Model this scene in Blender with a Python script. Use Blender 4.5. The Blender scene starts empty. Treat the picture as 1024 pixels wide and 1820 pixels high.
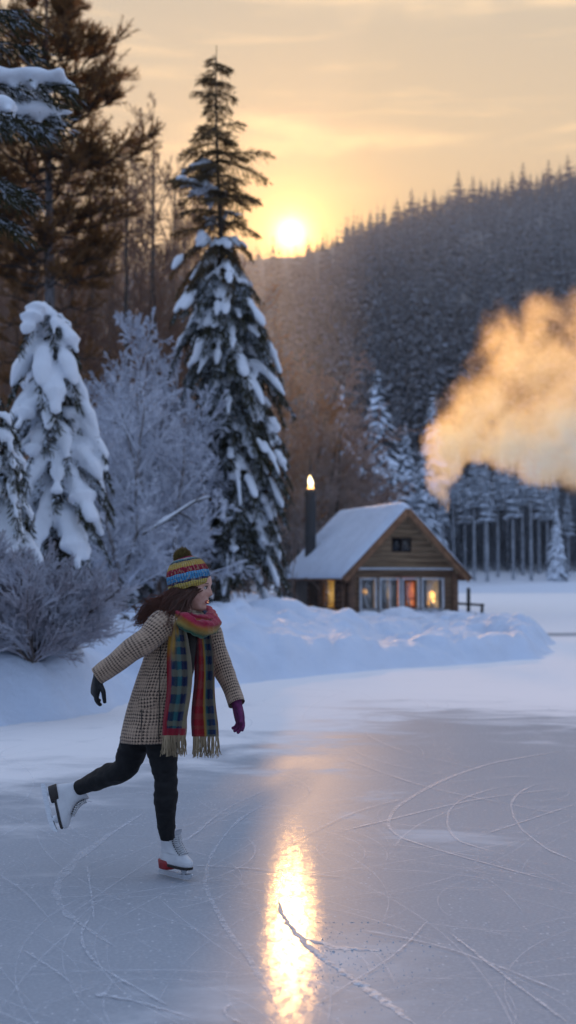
import bpy, math, random
import numpy as np
from mathutils import Vector, Matrix

SUN_E = 2.3
WORLD_K = 1.36
ICE_R = .118
ICE_B = .09
ICE_SHARP = .030
ICE_BROAD = .045
HAZE = 0.00050
HAZE_WOOD = 0.0058
SMOKE_D = .36
SC = bpy.context.scene
COL = SC.collection
PI = math.pi
rad = math.radians

# ------------------------------------------------------------------ camera
F = 2200.0                       # focal length in photo pixels (1024 x 1820)
PITCH = math.atan(120 / F)       # horizon at row 1030
CH = 1.6
cam_d = bpy.data.cameras.new('camera')
cam = bpy.data.objects.new('camera', cam_d)
COL.objects.link(cam)
cam.location = (0, 0, CH)
cam.rotation_euler = (PI / 2 + PITCH, 0, 0)
cam_d.sensor_fit = 'VERTICAL'
cam_d.sensor_height = 36.0
cam_d.lens = 36.0 * F / 1820.0
cam_d.clip_start = 0.1
cam_d.clip_end = 5000
cam_d.dof.use_dof = True
cam_d.dof.focus_distance = 6.65
cam_d.dof.aperture_fstop = 1.9
SC.camera = cam


def P(u, v, Y):
    """world point at depth Y seen where the photo has pixel (u, v)"""
    dx, dz = (u - 512) / F, (910 - v) / F
    dy = math.cos(PITCH) - dz * math.sin(PITCH)
    up = math.sin(PITCH) + dz * math.cos(PITCH)
    k = Y / dy
    return np.array([dx * k, Y, CH + up * k])


def G(u, v, z=0.0):
    dx, dz = (u - 512) / F, (910 - v) / F
    dy = math.cos(PITCH) - dz * math.sin(PITCH)
    up = math.sin(PITCH) + dz * math.cos(PITCH)
    k = (z - CH) / up
    return np.array([dx * k, dy * k, z])


# ------------------------------------------------------------------ numpy noise
def _h(ix, iy, iz, seed):
    n = (ix.astype(np.int64) * 374761393 + iy.astype(np.int64) * 668265263 +
         iz.astype(np.int64) * 2147483647 + seed * 1274126177) & 0xffffffff
    n = ((n ^ (n >> 13)) * 1274126177) & 0xffffffff
    n = ((n ^ (n >> 16)) * 2246822519) & 0xffffffff
    return ((n ^ (n >> 15)) & 0xffffff) / float(0xffffff)


def vnoise(x, y, z=None, seed=0):
    x = np.asarray(x, float); y = np.asarray(y, float)
    z = np.zeros_like(x) if z is None else np.asarray(z, float)
    ix, iy, iz = np.floor(x), np.floor(y), np.floor(z)
    fx, fy, fz = x - ix, y - iy, z - iz
    fx = fx * fx * (3 - 2 * fx); fy = fy * fy * (3 - 2 * fy); fz = fz * fz * (3 - 2 * fz)
    r = 0
    for a in (0, 1):
        for b in (0, 1):
            for c in (0, 1):
                w = (fx if a else 1 - fx) * (fy if b else 1 - fy) * (fz if c else 1 - fz)
                r = r + w * _h(ix + a, iy + b, iz + c, seed)
    return r * 2 - 1


def fbm(x, y, z=None, octv=4, seed=0):
    r, a, f = 0, 1.0, 1.0
    for k in range(octv):
        r = r + a * vnoise(np.asarray(x) * f, np.asarray(y) * f, None if z is None else np.asarray(z) * f, seed + k * 17)
        a *= .5; f *= 2.03
    return r


def sstep(a, b, x):
    t = np.clip((np.asarray(x, float) - a) / (b - a), 0, 1)
    return t * t * (3 - 2 * t)


def norm(v):
    v = np.asarray(v, float)
    return v / np.maximum(np.linalg.norm(v, axis=-1, keepdims=True), 1e-9)


# ------------------------------------------------------------------ mesh helpers
class MB:
    """collects vertices and faces for ONE mesh"""
    def __init__(self):
        self.v = []; self.f = []; self.uv = []; self.mi = []; self.n = 0; self.has_uv = False

    def add(self, v, f, uv=None, mi=0):
        v = np.asarray(v, float).reshape(-1, 3)
        f = np.asarray(f, np.int64)
        self.f.append(f + self.n)
        self.v.append(v); self.n += len(v)
        self.uv.append(np.zeros((len(v), 2)) if uv is None else np.asarray(uv, float).reshape(-1, 2))
        if uv is not None: self.has_uv = True
        self.mi.append(np.full(len(f), mi, np.int32))
        return self

    def mesh(self, name, mats, org=(0, 0, 0), smooth=True):
        me = bpy.data.meshes.new(name)
        v = np.concatenate(self.v) - np.asarray(org, float)
        uv = np.concatenate(self.uv)
        nl = sum(f.size for f in self.f)
        npoly = sum(len(f) for f in self.f)
        loops = np.concatenate([f.ravel() for f in self.f]).astype(np.int32)
        tot = np.concatenate([np.full(len(f), f.shape[1], np.int32) for f in self.f])
        st = np.concatenate([[0], np.cumsum(tot)[:-1]]).astype(np.int32)
        me.vertices.add(len(v)); me.loops.add(nl); me.polygons.add(npoly)
        me.vertices.foreach_set('co', v.ravel().astype(np.float32))
        me.loops.foreach_set('vertex_index', loops)
        me.polygons.foreach_set('loop_start', st)
        me.polygons.foreach_set('loop_total', tot)
        for m in (mats if isinstance(mats, (list, tuple)) else [mats]):
            me.materials.append(m)
        me.polygons.foreach_set('material_index', np.concatenate(self.mi))
        me.polygons.foreach_set('use_smooth', np.full(npoly, smooth))
        me.update(calc_edges=True)
        if self.has_uv:
            l = me.uv_layers.new(name='UVMap')
            l.data.foreach_set('uv', uv[loops].ravel().astype(np.float32))
        return me

    def obj(self, name, mats, parent=None, org=(0, 0, 0), smooth=True, loc=None):
        o = bpy.data.objects.new(name, self.mesh(name, mats, org, smooth))
        COL.objects.link(o)
        if parent is not None: o.parent = parent
        if loc is not None: o.location = loc
        return o


def tag(o, label=None, cat=None, group=None, kind=None):
    if label: o['label'] = label
    if cat: o['category'] = cat
    if group: o['group'] = group
    if kind: o['kind'] = kind
    return o


def empty(name, loc=(0, 0, 0), rz=0.0, label=None, cat=None, group=None):
    o = bpy.data.objects.new(name, None); COL.objects.link(o)
    o.location = tuple(loc); o.rotation_euler = (0, 0, rz)
    o.empty_display_size = .2
    return tag(o, label, cat, group)


def copy_tree(o, parent=None, top=True):
    c = o.copy(); COL.objects.link(c)
    if parent is not None: c.parent = parent
    for ch in list(o.children):
        copy_tree(ch, c, False)
    return c


def apply_mods(o, mods):
    """bake modifiers [(type, {settings})] into the object's mesh"""
    for i, (t, kw) in enumerate(mods):
        m = o.modifiers.new('m%d' % i, t)
        for k, val in kw.items(): setattr(m, k, val)
    bpy.context.view_layer.update()
    dg = bpy.context.evaluated_depsgraph_get()
    me = bpy.data.meshes.new_from_object(o.evaluated_get(dg))
    mats = list(o.data.materials)
    old = o.data
    o.modifiers.clear(); o.data = me
    me.name = old.name
    bpy.data.meshes.remove(old)
    if len(me.materials) == 0:
        for m in mats: me.materials.append(m)
    me.polygons.foreach_set('use_smooth', np.full(len(me.polygons), True)); me.update()
    return o


def frames(Pt):
    """tangent frames along batches of polylines (M,N,3)"""
    T = np.empty_like(Pt)
    T[:, 1:-1] = Pt[:, 2:] - Pt[:, :-2]
    T[:, 0] = Pt[:, 1] - Pt[:, 0]; T[:, -1] = Pt[:, -1] - Pt[:, -2]
    T = norm(T)
    ref = np.where(np.abs(T[..., 2:3]) > .92, np.array([1., 0, 0]), np.array([0, 0, 1.]))
    A = norm(np.cross(T, ref)); B = norm(np.cross(A, T))
    return T, A, B


def tubes(Pt, R, sides=5, flat=1.0, cap=False, mi=0, uvscale=1.0):
    """batch of tubes; Pt (M,N,3), R (M,N); flat squeezes the up direction"""
    Pt = np.asarray(Pt, float)
    if Pt.ndim == 2: Pt = Pt[None]
    R = np.asarray(R, float)
    if R.ndim == 1: R = np.broadcast_to(R, Pt.shape[:2])
    M, N, _ = Pt.shape
    T, A, B = frames(Pt)
    th = np.arange(sides) / sides * 2 * PI
    ring = (np.cos(th)[None, None, :, None] * A[:, :, None] + flat * np.sin(th)[None, None, :, None] * B[:, :, None]) * R[:, :, None, None]
    V = Pt[:, :, None] + ring
    base = (np.arange(M) * N * sides)[:, None, None]
    i = np.arange(N - 1)[None, :, None] * sides
    j = np.arange(sides)[None, None, :]; j2 = (j + 1) % sides
    q = np.stack([base + i + j, base + i + j2, base + i + sides + j2, base + i + sides + j], -1).reshape(-1, 4)
    return V.reshape(-1, 3), q


def tube(mb, pts, r, sides=8, flat=1.0, mi=0, cap=True):
    pts = np.asarray(pts, float)
    r = np.broadcast_to(np.asarray(r, float), (len(pts),)).copy()
    if cap:   # rounded ends
        d0 = norm(pts[0] - pts[1]); d1 = norm(pts[-1] - pts[-2])
        pts = np.concatenate([[pts[0] + d0 * r[0] * .5, pts[0] + d0 * r[0] * .35], pts, [pts[-1] + d1 * r[-1] * .35, pts[-1] + d1 * r[-1] * .5]])
        r = np.concatenate([[r[0] * .02, r[0] * .7], r, [r[-1] * .7, r[-1] * .02]])
    v, q = tubes(pts[None], r[None], sides, flat)
    mb.add(v, q, mi=mi)


def resample(pts, n):
    pts = np.asarray(pts, float)
    # catmull-rom through points
    p = np.concatenate([[2 * pts[0] - pts[1]], pts, [2 * pts[-1] - pts[-2]]])
    t = np.linspace(0, len(pts) - 1 - 1e-6, n)
    i = np.floor(t).astype(int); f = (t - i)[:, None]
    a, b, c, d = p[i], p[i + 1], p[i + 2], p[i + 3]
    return .5 * ((2 * b) + (-a + c) * f + (2 * a - 5 * b + 4 * c - d) * f ** 2 + (-a + 3 * b - 3 * c + d) * f ** 3)


def loft(mb, rings, mi=0, cap=True, closed=True, uvs=None):
    """rings (N,K,3)"""
    R = np.asarray(rings, float); N, K, _ = R.shape
    kk = K if closed else K - 1
    i = np.arange(N - 1)[:, None] * K; j = np.arange(kk)[None]; j2 = (j + 1) % K
    q = np.stack([i + j, i + j2, i + K + j2, i + K + j], -1).reshape(-1, 4)
    mb.add(R.reshape(-1, 3), q, uvs, mi)
    if cap and closed:
        for k in (0, N - 1):
            c = R[k].mean(0)
            v = np.concatenate([R[k], [c]])
            f = [[a, (a + 1) % K, K] if k else [(a + 1) % K, a, K] for a in range(K)]
            mb.add(v, f, None if uvs is None else np.concatenate([np.asarray(uvs).reshape(N, K, 2)[k], np.asarray(uvs).reshape(N, K, 2)[k][:1]]), mi)


def box(mb, c, s, ax=None, mi=0, bev=0.0):
    """box centre c, full size s, optional axes (3 rows)"""
    s = np.asarray(s, float) / 2
    ax = np.eye(3) if ax is None else np.asarray(ax, float)
    if bev > 0:
        pts = []
        for sx in (-1, 1):
            for sy in (-1, 1):
                for sz in (-1, 1):
                    pts.append([(sx * (s[0] - bev), sy * (s[1] - bev), sz * s[2]), (sx * (s[0] - bev), sy * s[1], sz * (s[2] - bev)), (sx * s[0], sy * (s[1] - bev), sz * (s[2] - bev))])
        V = np.array(pts).reshape(-1, 3)
        def id_(sx, sy, sz, k): return ((sx > 0) * 4 + (sy > 0) * 2 + (sz > 0)) * 3 + k
        Q = []; Tn = []
        for sz in (-1, 1): Q.append([id_(-1, -1, sz, 0), id_(1, -1, sz, 0), id_(1, 1, sz, 0), id_(-1, 1, sz, 0)][::sz])
        for sy in (-1, 1): Q.append([id_(-1, sy, -1, 1), id_(-1, sy, 1, 1), id_(1, sy, 1, 1), id_(1, sy, -1, 1)][::sy])
        for sx in (-1, 1): Q.append([id_(sx, -1, -1, 2), id_(sx, 1, -1, 2), id_(sx, 1, 1, 2), id_(sx, -1, 1, 2)][::sx])
        for a in (-1, 1):
            for b in (-1, 1):
                Q.append([id_(-1, a, b, 0), id_(1, a, b, 0), id_(1, a, b, 1), id_(-1, a, b, 1)])
                Q.append([id_(a, -1, b, 0), id_(a, 1, b, 0), id_(a, 1, b, 2), id_(a, -1, b, 2)])
                Q.append([id_(a, b, -1, 1), id_(a, b, 1, 1), id_(a, b, 1, 2), id_(a, b, -1, 2)])
                for c_ in (-1, 1): Tn.append([id_(a, b, c_, 0), id_(a, b, c_, 1), id_(a, b, c_, 2)])
        W = np.asarray(c) + V @ ax
        mb.add(W, Q, mi=mi); mb.add(W, Tn, mi=mi)
        return
    V = np.array([[x, y, z] for x in (-1, 1) for y in (-1, 1) for z in (-1, 1)], float) * s
    q = [[0, 1, 3, 2], [4, 6, 7, 5], [0, 4, 5, 1], [2, 3, 7, 6], [0, 2, 6, 4], [1, 5, 7, 3]]
    mb.add(np.asarray(c) + V @ ax, q, mi=mi)


def ellipsoid(mb, c, r, ax=None, n=16, m=10, mi=0, seed=None, amp=0.0, fr=3.0):
    th = np.arange(n) / n * 2 * PI
    ph = np.linspace(.02, PI - .02, m)
    V = np.stack([np.sin(ph)[:, None] * np.cos(th), np.sin(ph)[:, None] * np.sin(th), np.cos(ph)[:, None] * np.ones(n)], -1)
    if seed is not None:
        V = V * (1 + amp * fbm(V[..., 0] * fr + seed, V[..., 1] * fr, V[..., 2] * fr, 3, 5))[..., None]
    V = V * np.asarray(r)
    if ax is not None: V = V @ np.asarray(ax)
    loft(mb, (V + np.asarray(c))[::-1], mi)


# ------------------------------------------------------------------ node helpers
class NT:
    def __init__(self, tree):
        self.t = tree; self.n = tree.nodes; self.l = tree.links

    def node(self, typ, **kw):
        nd = self.n.new(typ)
        for k, v in kw.items(): setattr(nd, k, v)
        return nd

    def link(self, a, b):
        if isinstance(a, (int, float)): b.default_value = a
        elif isinstance(a, (tuple, list)):
            b.default_value = tuple(a) if len(a) == len(b.default_value) else tuple(a) + (1.0,)
        else: self.l.new(a, b)

    def m(self, op, a, b=None, c=None, clamp=False):
        nd = self.node('ShaderNodeMath', operation=op, use_clamp=clamp)
        self.link(a, nd.inputs[0])
        if b is not None: self.link(b, nd.inputs[1])
        if c is not None: self.link(c, nd.inputs[2])
        return nd.outputs[0]

    def vm(self, op, a, b=None, s=None):
        nd = self.node('ShaderNodeVectorMath', operation=op)
        self.link(a, nd.inputs[0])
        if b is not None: self.link(b, nd.inputs[1])
        if s is not None: self.link(s, nd.inputs['Scale'])
        return nd.outputs['Value' if op in ('DOT_PRODUCT', 'LENGTH', 'DISTANCE') else 'Vector']

    def sep(self, v):
        nd = self.node('ShaderNodeSeparateXYZ'); self.link(v, nd.inputs[0]); return nd.outputs

    def comb(self, x, y, z):
        nd = self.node('ShaderNodeCombineXYZ')
        for k, s in enumerate((x, y, z)): self.link(s, nd.inputs[k])
        return nd.outputs[0]

    def smooth(self, x, a, b):
        nd = self.node('ShaderNodeMapRange', interpolation_type='SMOOTHSTEP')
        self.link(x, nd.inputs[0]); nd.inputs[1].default_value = a; nd.inputs[2].default_value = b
        return nd.outputs[0]

    def ramp(self, x, stops, interp='LINEAR'):
        nd = self.node('ShaderNodeValToRGB'); cr = nd.color_ramp; cr.interpolation = interp
        while len(cr.elements) < len(stops): cr.elements.new(.5)
        for e, (p, c) in zip(cr.elements, stops):
            e.position = p
            e.color = (c, c, c, 1) if isinstance(c, (int, float)) else tuple(c) + (1,)
        self.link(x, nd.inputs[0]); return nd.outputs[0]

    def mix(self, f, a, b, typ='MIX'):
        nd = self.node('ShaderNodeMix', data_type='RGBA', blend_type=typ)
        self.link(f, nd.inputs[0]); self.link(a, nd.inputs[6]); self.link(b, nd.inputs[7])
        return nd.outputs[2]

    def noise(self, vec, scale, detail=4, rough=.5, dist=0.0, out=0):
        nd = self.node('ShaderNodeTexNoise')
        self.link(vec, nd.inputs['Vector']); nd.inputs['Scale'].default_value = scale
        nd.inputs['Detail'].default_value = detail; nd.inputs['Roughness'].default_value = rough
        nd.inputs['Distortion'].default_value = dist
        return nd.outputs[out]

    def bump(self, h, strength=.3, dist=.02, nrm=None):
        nd = self.node('ShaderNodeBump'); self.link(h, nd.inputs['Height'])
        nd.inputs['Strength'].default_value = strength; nd.inputs['Distance'].default_value = dist
        if nrm is not None: self.link(nrm, nd.inputs['Normal'])
        return nd.outputs[0]


def new_mat(name):
    m = bpy.data.materials.new(name); m.use_nodes = True
    nt = NT(m.node_tree)
    return m, nt, m.node_tree.nodes['Principled BSDF'], m.node_tree.nodes['Material Output']


def mat(name, col, col2=None, rough=.6, scale=20, detail=4, bump=0.0, bdist=.01, metal=0.0, spec=.5, coords='Object', stretch=None,
        lo=.35, hi=.65, transl=None):
    """noise-varied principled material; transl adds a translucent share of that colour"""
    m, nt, bs, out = new_mat(name)
    tc = nt.node('ShaderNodeTexCoord').outputs[coords]
    v = tc if stretch is None else nt.vm('MULTIPLY', tc, stretch)
    n = nt.noise(v, scale, detail, .6)
    c = nt.mix(nt.smooth(n, lo, hi), col, col2 if col2 else tuple(x * .6 for x in col))
    nt.link(c, bs.inputs['Base Color'])
    bs.inputs['Roughness'].default_value = rough; bs.inputs['Metallic'].default_value = metal
    bs.inputs['Specular IOR Level'].default_value = spec
    if bump: nt.link(nt.bump(n, bump, bdist), bs.inputs['Normal'])
    if transl:
        tr = nt.node('ShaderNodeBsdfTranslucent'); tr.inputs[0].default_value = tuple(transl[:3]) + (1,)
        mx = nt.node('ShaderNodeMixShader'); mx.inputs[0].default_value = transl[3]
        nt.l.new(bs.outputs[0], mx.inputs[1]); nt.l.new(tr.outputs[0], mx.inputs[2])
        nt.l.new(mx.outputs[0], out.inputs[0])
    return m

# ------------------------------------------------------------------ sun and sky
SUN_EL = PITCH + math.atan((910 - 415) / F)
SUN_AZ = math.atan((517 - 512) / F)
SDIR = np.array([math.sin(SUN_AZ) * math.cos(SUN_EL), math.cos(SUN_AZ) * math.cos(SUN_EL), math.sin(SUN_EL)])
sun_d = bpy.data.lights.new('sun', 'SUN'); sun = bpy.data.objects.new('sun', sun_d); COL.objects.link(sun)
sun_d.energy = SUN_E; sun_d.angle = rad(.9); sun_d.color = (1.0, .54, .20)
sun.rotation_euler = Vector(SDIR).to_track_quat('Z', 'Y').to_euler()

world = bpy.data.worlds.new('World'); SC.world = world; world.use_nodes = True
w = NT(world.node_tree)
bg = world.node_tree.nodes['Background']
sky = w.node('ShaderNodeTexSky', sky_type='NISHITA', sun_disc=False)
sky.sun_elevation = SUN_EL; sky.sun_rotation = SUN_AZ
sky.air_density = 1.0; sky.dust_density = 2.0; sky.ozone_density = 2.0
d = w.vm('NORMALIZE', w.node('ShaderNodeTexCoord').outputs['Generated'])
dx, dy, dz = w.sep(d)
zc = w.m('MAXIMUM', dz, 0.0)
el = w.m('MULTIPLY', w.m('ARCSINE', zc), 180 / PI)                 # degrees above the horizon
az = w.m('MULTIPLY', w.m('ARCTAN2', dx, dy), 180 / PI)             # degrees right of the view axis
ang = w.m('MULTIPLY', w.m('ARCCOSINE', w.m('MINIMUM', w.vm('DOT_PRODUCT', d, tuple(SDIR)), .999999)), 180 / PI)
# low warm band round the setting sun, by height
warm = w.ramp(w.m('DIVIDE', el, 60), [(0, (.70, .36, .12)), (.22, (.66, .42, .19)), (.32, (.57, .43, .265)), (.43, (.47, .40, .30)), (.62, (.40, .40, .38)), (1, (.50, .60, .80))])
# opposite and overhead sky: blue
blue = w.ramp(w.m('DIVIDE', el, 90), [(0, (.22, .28, .42)), (.25, (.32, .42, .64)), (1, (.56, .70, 1.02))])
nish = w.vm('SCALE', sky.outputs[0], s=.09)
base = w.mix(.25, blue, nish)
fwd = w.smooth(ang, 75, 18)
col = w.mix(fwd, base, warm)
# glow round the sun
g1 = w.m('EXPONENT', w.m('MULTIPLY', w.m('DIVIDE', ang, .29), -1))
g2 = w.m('EXPONENT', w.m('MULTIPLY', w.m('DIVIDE', ang, 1.5), -1))
g3 = w.m('EXPONENT', w.m('MULTIPLY', w.m('DIVIDE', ang, 6.0), -1))
col = w.vm('ADD', col, w.vm('SCALE', (20., 12., 4.2), s=g1))
col = w.vm('ADD', col, w.vm('SCALE', (2.0, 1.05, .22), s=g2))
col = w.vm('ADD', col, w.vm('SCALE', (.30, .13, .0), s=g3))
# thin cloud streaks
cn = w.noise(w.comb(w.m('MULTIPLY', az, .09), w.m('MULTIPLY', el, .75), 3.1), 1.0, 5, .55, .3)
cm = w.m('MULTIPLY', w.smooth(cn, .50, .72), w.m('MULTIPLY', w.smooth(el, 15, 19), w.smooth(ang, 50, 15)))
# the two streaks right of the tree and the cloud edge at the top
def band(e0, wid, a0, a1, soft):
    wob = w.m('MULTIPLY', w.m('SUBTRACT', w.noise(w.comb(w.m('MULTIPLY', az, .22), 0.0, e0), 1.0, 3), .5), 2.2)
    ee = w.m('DIVIDE', w.m('SUBTRACT', w.m('ADD', el, wob), e0), wid)
    g = w.m('EXPONENT', w.m('MULTIPLY', w.m('MULTIPLY', ee, ee), -1))
    r = w.m('MULTIPLY', w.smooth(az, a0 - soft, a0 + soft), w.smooth(az, a1 + soft, a1 - soft))
    return w.m('MULTIPLY', g, w.m('MULTIPLY', r, w.smooth(cn, .30, .58)))
b1 = band(20.35, .42, -4, 3.5, 3.0)
b2 = band(19.75, .30, -1.5, 7, 3.0)
b3 = band(25.9, .75, -2, 16, 2.5)
cl = w.m('ADD', w.m('MULTIPLY', cm, .6), w.m('ADD', w.m('MULTIPLY', b1, .9), w.m('ADD', w.m('MULTIPLY', b2, .55), w.m('MULTIPLY', b3, .8))))
col = w.vm('ADD', col, w.vm('SCALE', (.34, .20, .07), s=cl))
w.link(col, bg.inputs[0]); bg.inputs[1].default_value = WORLD_K
SC.view_settings.view_transform = 'Standard'; SC.view_settings.look = 'None'
SC.view_settings.exposure = 0; SC.view_settings.gamma = 1
cy = SC.cycles
cy.use_denoising = True
try: cy.denoiser = 'OPENIMAGEDENOISE'
except Exception: pass
cy.max_bounces = 6; cy.diffuse_bounces = 3; cy.glossy_bounces = 3; cy.transmission_bounces = 4; cy.volume_bounces = 3; cy.transparent_max_bounces = 12
cy.sample_clamp_indirect = 4.0; cy.sample_clamp_direct = 0
cy.volume_step_rate = 1.0
cy.caustics_reflective = False; cy.caustics_refractive = False

# ------------------------------------------------------------------ shared materials
def snow_mat(name, tint=(.80, .84, .90), bump=.5, scale=9.0):
    m, nt, bs, out = new_mat(name)
    p = nt.node('ShaderNodeNewGeometry').outputs['Position']
    n1 = nt.noise(p, scale, 6, .6); n2 = nt.noise(p, 1.6, 3, .5); n3 = nt.noise(p, 160, 2, .6)
    c = nt.mix(nt.smooth(n2, .3, .7), tint, tuple(x * .93 for x in tint))
    nt.link(c, bs.inputs['Base Color']); bs.inputs['Roughness'].default_value = .55
    bs.inputs['Specular IOR Level'].default_value = .25
    h = nt.m('ADD', nt.m('MULTIPLY', n1, .7), nt.m('MULTIPLY', n3, .06))
    nt.link(nt.bump(h, bump, .08), bs.inputs['Normal'])
    return m
M_SNOW = snow_mat('snow', (.66, .745, .88), .9, 5.0)  # tinted darker blue: shade of the bank face put into the snow colour
M_SNOWB = snow_mat('snow_on_branches', (.78, .82, .88), .35, 14)
M_BARK = mat('bark', (.075, .055, .042), (.035, .027, .022), .85, 14, 5, .6, .03, stretch=(1, 1, .25))
M_NEEDLE = None
M_NEEDLE_W = mat('pine_needles_backlit', (.085, .055, .030), (.05, .038, .022), .7, 1.2, 3, transl=(.42, .20, .06, .45))
M_TWIG = mat('brown_twigs', (.24, .15, .10), (.16, .10, .07), .8, 1.0, 3, transl=(.5, .22, .06, .35))
M_TWIG_O = mat('backlit_twigs', (.40, .20, .09), (.25, .14, .08), .8, .8, 3, transl=(.6, .25, .06, .4))  # brown twigs coloured orange: backlight of the low sun put into the base
M_FROST = mat('frosted_twigs', (.66, .69, .77), (.46, .48, .55), .8, 1.4, 3)
M_FROST_B = mat('frosted_bush_twigs', (.50, .52, .60), (.30, .28, .32), .8, 2.4, 3)

def snowy_needles(name, dark, lo=.25, hi=.6, snow=(.52, .60, .72)):
    """needles with snow where the surface faces up"""
    m, nt, bs, out = new_mat(name)
    g = nt.node('ShaderNodeNewGeometry')
    nz = nt.sep(g.outputs['Normal'])[2]
    n = nt.noise(g.outputs['Position'], .9, 5, .65)
    k = nt.smooth(nt.m('ADD', nz, nt.m('MULTIPLY', nt.m('SUBTRACT', n, .5), 1.7)), lo, hi)
    nt.link(nt.mix(k, dark, snow), bs.inputs['Base Color'])
    bs.inputs['Roughness'].default_value = .75; bs.inputs['Specular IOR Level'].default_value = .2
    return m
M_FARSNOW = snowy_needles('snowy_far_needles', (.045, .055, .065), -.05, .42, (.68, .76, .88))
M_NEEDLE = snowy_needles('spruce_needles', (.045, .042, .018), .36, .85, (.56, .62, .72))
M_DARKN = mat('bare_spruce_needles', (.060, .050, .026), (.036, .034, .020), .7, 1.5, 3, transl=(.26, .15, .05, .35))
M_HILL = snowy_needles('hill_needles', (.034, .036, .042), .50, 1.15, (.34, .37, .43))
M_RIDGE = mat('ridge_needles', (.045, .032, .02), (.03, .022, .015), .8, .5, 2, transl=(.3, .15, .04, .3))

# ------------------------------------------------------------------ snowy shore (terrain with a height function)
_shore_px = [(-420, 1335), (-200, 1312), (0, 1288), (110, 1277), (200, 1262), (300, 1240), (410, 1216), (500, 1207), (600, 1199), (700, 1191), (800, 1183), (880, 1177), (940, 1171)]
SH = [G(u, v)[:2] for u, v in _shore_px]
SH += [np.array(p) for p in [(5.55, 27.0), (6.15, 29.2), (6.75, 33.0), (7.6, 38.0), (8.6, 43), (9.0, 48), (8.2, 54), (5.5, 62), (0, 75), (-6, 92), (-14, 112), (-40, 130), (-90, 135), (-90, 12), (-20, 11.4)]]
SH = np.array(SH)


def shore_dist(x, y):
    """signed distance to the shoreline, positive on land"""
    x = np.asarray(x, float); y = np.asarray(y, float)
    best = np.full(x.shape, 1e9); inside = np.zeros(x.shape, bool)
    n = len(SH)
    for i in range(n):
        a, b = SH[i], SH[(i + 1) % n]
        ab = b - a
        t = np.clip(((x - a[0]) * ab[0] + (y - a[1]) * ab[1]) / (ab @ ab), 0, 1)
        best = np.minimum(best, np.hypot(x - a[0] - t * ab[0], y - a[1] - t * ab[1]))
        cond = (a[1] > y) != (b[1] > y)
        xi = a[0] + (y - a[1]) * ab[0] / (ab[1] if abs(ab[1]) > 1e-9 else 1e-9)
        inside ^= cond & (x < xi)
    return np.where(inside, best, -best)


_r = np.random.default_rng(7)
PILES = []
def _piles():
    # ploughed heaps along the front edge, then softer drifts behind
    for k in range(300):
        t = _r.random()
        i = int(t * 15.5); f = t * 15.5 - i
        if i + 1 >= len(SH): continue
        p = SH[i] * (1 - f) + SH[i + 1] * f
        d_ = SH[i + 1] - SH[i]; nrm_ = np.array([-d_[1], d_[0]]); nrm_ /= np.linalg.norm(nrm_)
        off = .45 + 4.6 * _r.random() ** 1.4
        PILES.append((p[0] + nrm_[0] * off, p[1] + nrm_[1] * off, _r.uniform(.3, 1.25), _r.uniform(.14, .46)))
    for u, v, R_, a in [(70, 1205, 1.0, .30), (150, 1195, .8, .2), (215, 1120, 1.6, .3), (640, 1110, 1.4, .28), (560, 1120, 1.8, .25), (720, 1115, 1.1, .22), (470, 1160, 1.3, .25)]:
        g_ = P(u, v, {70: 15.2, 150: 15.9}.get(u, 24)); PILES.append((g_[0], g_[1], R_, a))
    PILES.append((5.05, 28.6, 1.15, .42)); PILES.append((5.75, 31.5, 1.0, .30)); PILES.append((4.3, 28.4, 1.0, .2))
_piles()


def ht(x, y):
    x = np.asarray(x, float); y = np.asarray(y, float)
    wob = .55 * fbm(x * .55, y * .55, octv=3, seed=3)
    s = shore_dist(x, y) + wob * .45
    left = sstep(3.0, -2.0, x)
    h = (.13 + .10 * left) * sstep(-.05, .40, s) + (.29 + .20 * left) * sstep(-.4, 4.6 - 1.6 * left, s)
    h = h + left * (.24 * sstep(2, 8, s) + .55 * sstep(7, 22, s) + 1.3 * sstep(20, 70, s))
    h = h - (1 - left) * .22 * sstep(5, 11, s)
    pl = np.zeros_like(h)
    for px_, py_, R_, a in PILES:
        d2 = ((x - px_) ** 2 + (y - py_) ** 2) / (R_ * R_)
        pl = np.maximum(pl, a * np.clip(1 - d2, 0, 1) ** .55)
    pl = pl * (.62 + .38 * left + .5 * sstep(4.2, 5.0, x) * sstep(34, 31, y))
    edge = sstep(0, .5, s)
    h = h + pl * edge
    h = h + edge * (.09 * fbm(x * .9, y * .9, octv=4, seed=11) + .15 * (np.abs(fbm(x * 1.5, y * 1.5, octv=4, seed=21)) - .3) * np.exp(-(np.maximum(s - 2.5, 0) / 3.0) ** 2) + .045 * (np.abs(fbm(x * 4.5, y * 4.5, octv=3, seed=23)) - .3) * np.exp(-(np.maximum(s - 1.5, 0) / 2.5) ** 2))
    # vertical slumps on the bank face
    h = h + .05 * fbm(x * 3.1, y * 1.2, octv=3, seed=31) * np.exp(-((s - .7) / .6) ** 2)
    return np.where(s > 0, h, np.maximum(-.12, s * .25))


def hz(x, y):
    return float(ht(np.array([x]), np.array([y]))[0])


def grid_mesh(xs, ys, zf, keep=None):
    X, Y = np.meshgrid(xs, ys)
    Z = zf(X, Y)
    nx, ny = len(xs), len(ys)
    i = np.arange(ny - 1)[:, None] * nx; j = np.arange(nx - 1)[None]
    q = np.stack([i + j, i + j + 1, i + nx + j + 1, i + nx + j], -1).reshape(-1, 4)
    V = np.stack([X, Y, Z], -1).reshape(-1, 3)
    if keep is not None:
        kv = keep(X, Y, Z).ravel()
        q = q[kv[q].any(1)]
        used = np.zeros(len(V), bool); used[q.ravel()] = True
        re = np.cumsum(used) - 1
        V = V[used]; q = re[q]
    return V, q


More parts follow.
